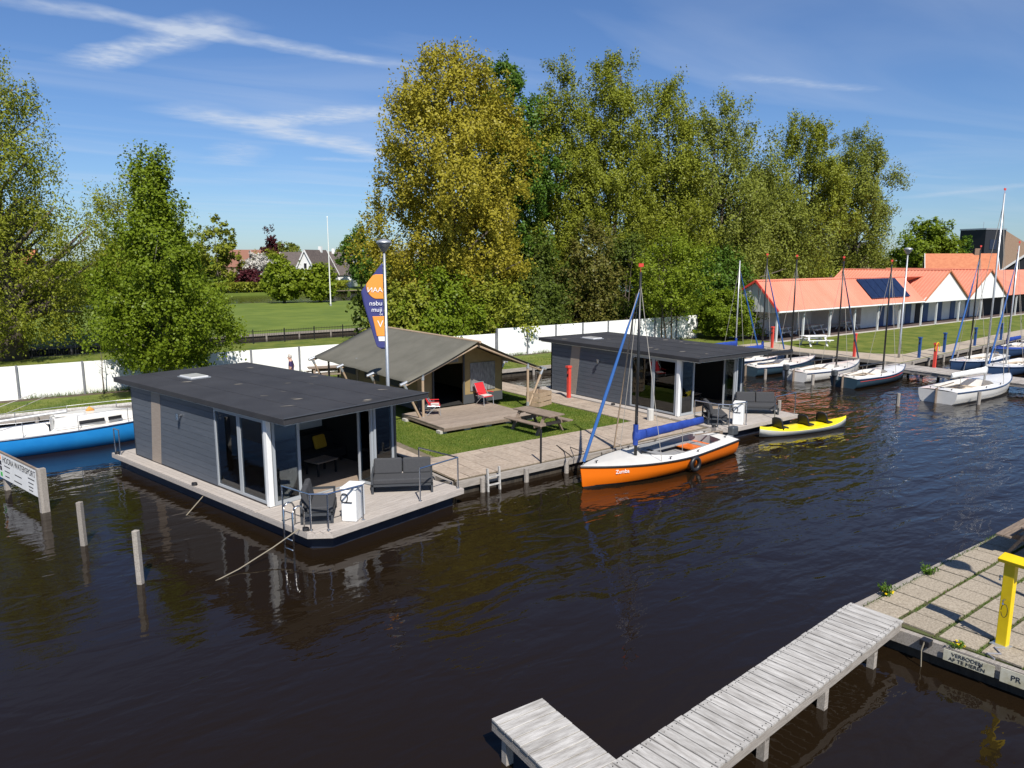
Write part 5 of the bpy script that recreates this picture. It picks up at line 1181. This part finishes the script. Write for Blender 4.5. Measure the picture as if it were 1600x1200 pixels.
# trees across the canals
G3 = 'garden trees across the far canal'
for i, (x, y, h, r, m_, pr, lb) in enumerate([(31, 136, 14.5, 6.0, LOLIVE, OVAL, 'olive garden tree over the far bank next to the birch'), (53, 168, 14.5, 2.6, LRED, CONE, 'dark copper-red narrow tree behind the blossom tree'), (39, 137, 7.4, 3.6, LBLOS, OVAL, 'white blossoming tree on the far bank'),
        (36.3, 133, 4.2, 2.2, LRED, OVAL, 'small purple-leaved shrub beside the white blossom'), (28.4, 92, 6.2, 2.9, LLIME, OVAL, 'bright green round tree on the meadow by the canal'), (33.4, 90.3, 5.4, 2.0, LLIME, OVAL, 'bright green small tree beside the white flagpole'), (61.5, 135, 13.6, 4.4, LGREEN, OVAL, 'blue-green tall tree right of the white farmhouse'),
        (72, 140, 7, 3.5, LDARK, OVAL, 'dark garden tree at the farmhouse end'), (44, 146, 6.5, 3.5, LBIRCH, OVAL, 'green garden shrub mass before the white gable'), (28, 140, 7, 4.5, LGREEN, OVAL, 'green bank tree behind the birch'), (44.5, 134, 4.2, 3.0, LGREEN, OVAL, 'green shrub at the water between blossom and white gable'), (48.5, 158, 8.5, 4.2, LOLIVE, OVAL, 'olive tree behind the blossom tree'), (49.5, 136, 3.2, 2.4, LBIRCH, OVAL, 'low round shrub before the white gable'), (60, 176, 11, 5.5, LGREY, OVAL, 'grey-green tree behind the farmhouse roof'), (67, 132, 5, 3.0, LDARK, OVAL, 'dark shrub at the farmhouse landing'), (72, 165, 10, 5, LOLIVE, OVAL, 'olive tree beyond the farmhouse end'), (14, 124 + 8, 10, 5, LDARK, OVAL, 'dark bank tree behind the old willow'), (-4, 132, 9, 5, LGREEN, OVAL, 'green bank tree left of the orange farmhouse')]):
    tree('garden_tree', lb, (x, y, .5), h, r, m_, pr, 80, 55, .36, .5, .62, .15, .2, seed=40 + i, group=G3, z0=.12, cat='tree', limbs=20)
tree('garden_tree', 'bright olive round tree behind the shed roofs', (124, 42.5, .5), 12.8, 4.6, LBIRCH, OVAL, 130, 130, .3, .5, .9, .1, .25, seed=60, z0=.05, limbs=20)
tree('conifer', 'small dark pointed conifer beside the tall dark building', (152, 47.5, .5), 11.0, 2.0, LGREEN, CONE, 70, 100, .22, .5, .5, .2, .2, seed=61, z0=.1, limbs=12)
# far belt of trees along the horizon, one mass
def belt(name, label, y, x0, x1, h, m, seed, n=26000, sz=.8, sd=5):
    rg = np.random.default_rng(seed); x = rg.uniform(x0, x1, n); hh = h * (.55 + .25 * np.sin(x * .05 + seed) + .2 * np.sin(x * .13 + 2 * seed) + .12 * np.sin(x * .37)); z = .5 + np.maximum(hh, 2) * np.sqrt(rg.uniform(0, 1, n)); yy = y + rg.normal(0, sd, n)
    C = np.stack([x, yy, z], 1); D = rg.normal(size=(n, 3)); D /= np.linalg.norm(D, axis=1, keepdims=True)
    o = leaf_mesh(name, C, D, sz, .6, m, None, rg); return tag(o, label, 'woodland', kind='stuff')
belt('woodland', 'far belt of trees along the horizon beyond the houses', 290, -200, 420, 9, LOLIVE, 3)
belt('woodland', 'garden hedges and scrub behind the far houses', 172, -40, 150, 7.5, LBIRCH, 9, 30000, .5, 4)
belt('woodland', 'reed and low scrub fringe on the far bank before the houses', 131, 26, 56, 1.8, LOLIVE, 4, 9000, .25, 1)
belt('woodland', 'low hedge and scrub line on the far canal bank', 134, -150, 30, 4.5, LDARK, 5, 20000, .45, 2)
belt('woodland', 'undergrowth below the tall tree row behind the fence', 35.5, 14, 110, 5, LDARK, 6, 32000, .22, 1.6)
# thin grass blades on the island lawn and ragged weeds at edges, one mass each
def blades(name, label, pts, h, m, rg):
    n = len(pts); a = rg.uniform(0, 2 * np.pi, n); w = .006 + .004 * rg.uniform(size=n); hh = h * rg.uniform(.5, 1.4, n); ln = rg.normal(0, .4, (n, 2)) * hh[:, None]
    V = np.empty((n, 3, 3)); V[:, 0] = pts - np.stack([np.cos(a) * w, np.sin(a) * w, 0 * a], 1); V[:, 1] = pts + np.stack([np.cos(a) * w, np.sin(a) * w, 0 * a], 1); V[:, 2] = pts + np.stack([ln[:, 0], ln[:, 1], hh], 1)
    me = bpy.data.meshes.new(name); me.vertices.add(n * 3); me.vertices.foreach_set('co', V.astype(np.float32).ravel()); me.loops.add(n * 3); me.loops.foreach_set('vertex_index', np.arange(n * 3, dtype=np.int32))
    me.polygons.add(n); me.polygons.foreach_set('loop_start', np.arange(0, n * 3, 3, dtype=np.int32)); me.update(calc_edges=True); me.materials.append(m)
    return tag(link(name, me), label, 'grass', kind='stuff')
LGRASS = leaf_mat('grass_blade', (.05, .10, .010), (.12, .18, .02), .3)
rg = np.random.default_rng(5)
P = np.stack([rg.uniform(1.15, 10.5, 90000), rg.uniform(2.55, 13.6, 90000), np.full(90000, .44)], 1)
P = P[~((P[:, 0] > 3.1) & (P[:, 0] < 8.4) & (P[:, 1] > 5.3))]
blades('grass', 'short mown grass of the tent lawn', P, .05, LGRASS, rg)
a = rg.uniform(-40, 36, 14000); P = np.stack([a, 18.2 - (a + 10) * .043 + rg.uniform(.15, 3.6, 14000), np.full(14000, .5)], 1)
blades('grass', 'rough grass on the bank below the white fence', P, .10, LGRASS, rg)
k = 9000; a = rg.uniform(-34, 38, k); P = np.stack([a, np.where(a < 17.6, 24.14 - (a + 36) * .0377, 22.05) - .06 - np.abs(rg.normal(0, .10, k)), np.full(k, .5)], 1)
blades('grass', 'tall weeds and grass tufts along the foot of the white fences', P[(np.sin(a * 2.1) + np.sin(a * .77) + rg.normal(0, .5, k)) > -.3], .26, LGRASS, rg)
Q = []
for j in range(9):
    k = 420; Q.append(np.stack([rg.uniform(2, 10, k), -11.78 - .34 - j * .68 + rg.normal(0, .022, k) - .0, np.full(k, .43)], 1))
k = 1500; Q.append(np.stack([rg.uniform(2.2, 10, k), -11.48 - .028 * rg.uniform(0, 1, k) + rg.normal(0, .03, k) - (rg.uniform(2.2, 10, k) - 2) * 0, np.full(k, .43)], 1))
blades('grass', 'moss and grass growing in the joints of the near quay', np.concatenate(Q), .05, LGRASS, rg)
# weeds at the quay edge
def weed(loc, label, h, n, fl):
    w = empty('weed', loc, 0, label, 'weed', 'weeds at the near quay edge'); rg = np.random.default_rng(int(h * 100) + n); sm = MB(); C, D = [], []
    for i in range(n):
        a = rg.uniform(0, 6.28); r = rg.uniform(.05, .25); tip = np.array([math.cos(a) * r, math.sin(a) * r, h * rg.uniform(.5, 1)]); sm.tube([(0, 0, 0), tuple(tip * .5 + np.array([0, 0, .03])), tuple(tip)], .004, 4)
        for q in range(9): C.append(tip * rg.uniform(.25, 1) + rg.normal(0, .02, 3)); d = rg.normal(size=3); D.append(d / np.linalg.norm(d))
    sm.build('stems', MATS['green_leaf'], w); leaf_mesh('leaves', np.array(C), np.array(D), .035, .4, LGREEN, w, rg)
    if fl:
        f = MB()
        for i in range(7): x, y = rg.normal(0, .07, 2); f.tube([(x, y, h * .35), (x, y, h * .35 + .02)], .022, 7)
        f.build('flowers', YELP, w)
weed((3.0, -11.5, .42), 'leafy weed with small yellow flowers on the quay edge', .30, 22, True); weed((4.75, -11.5, .42), 'grassy green weed tuft further along the quay edge', .22, 20, False); weed((2.05, -13.2, .44), 'small weed with a yellow bloom beside the mooring bracket', .1, 9, True)
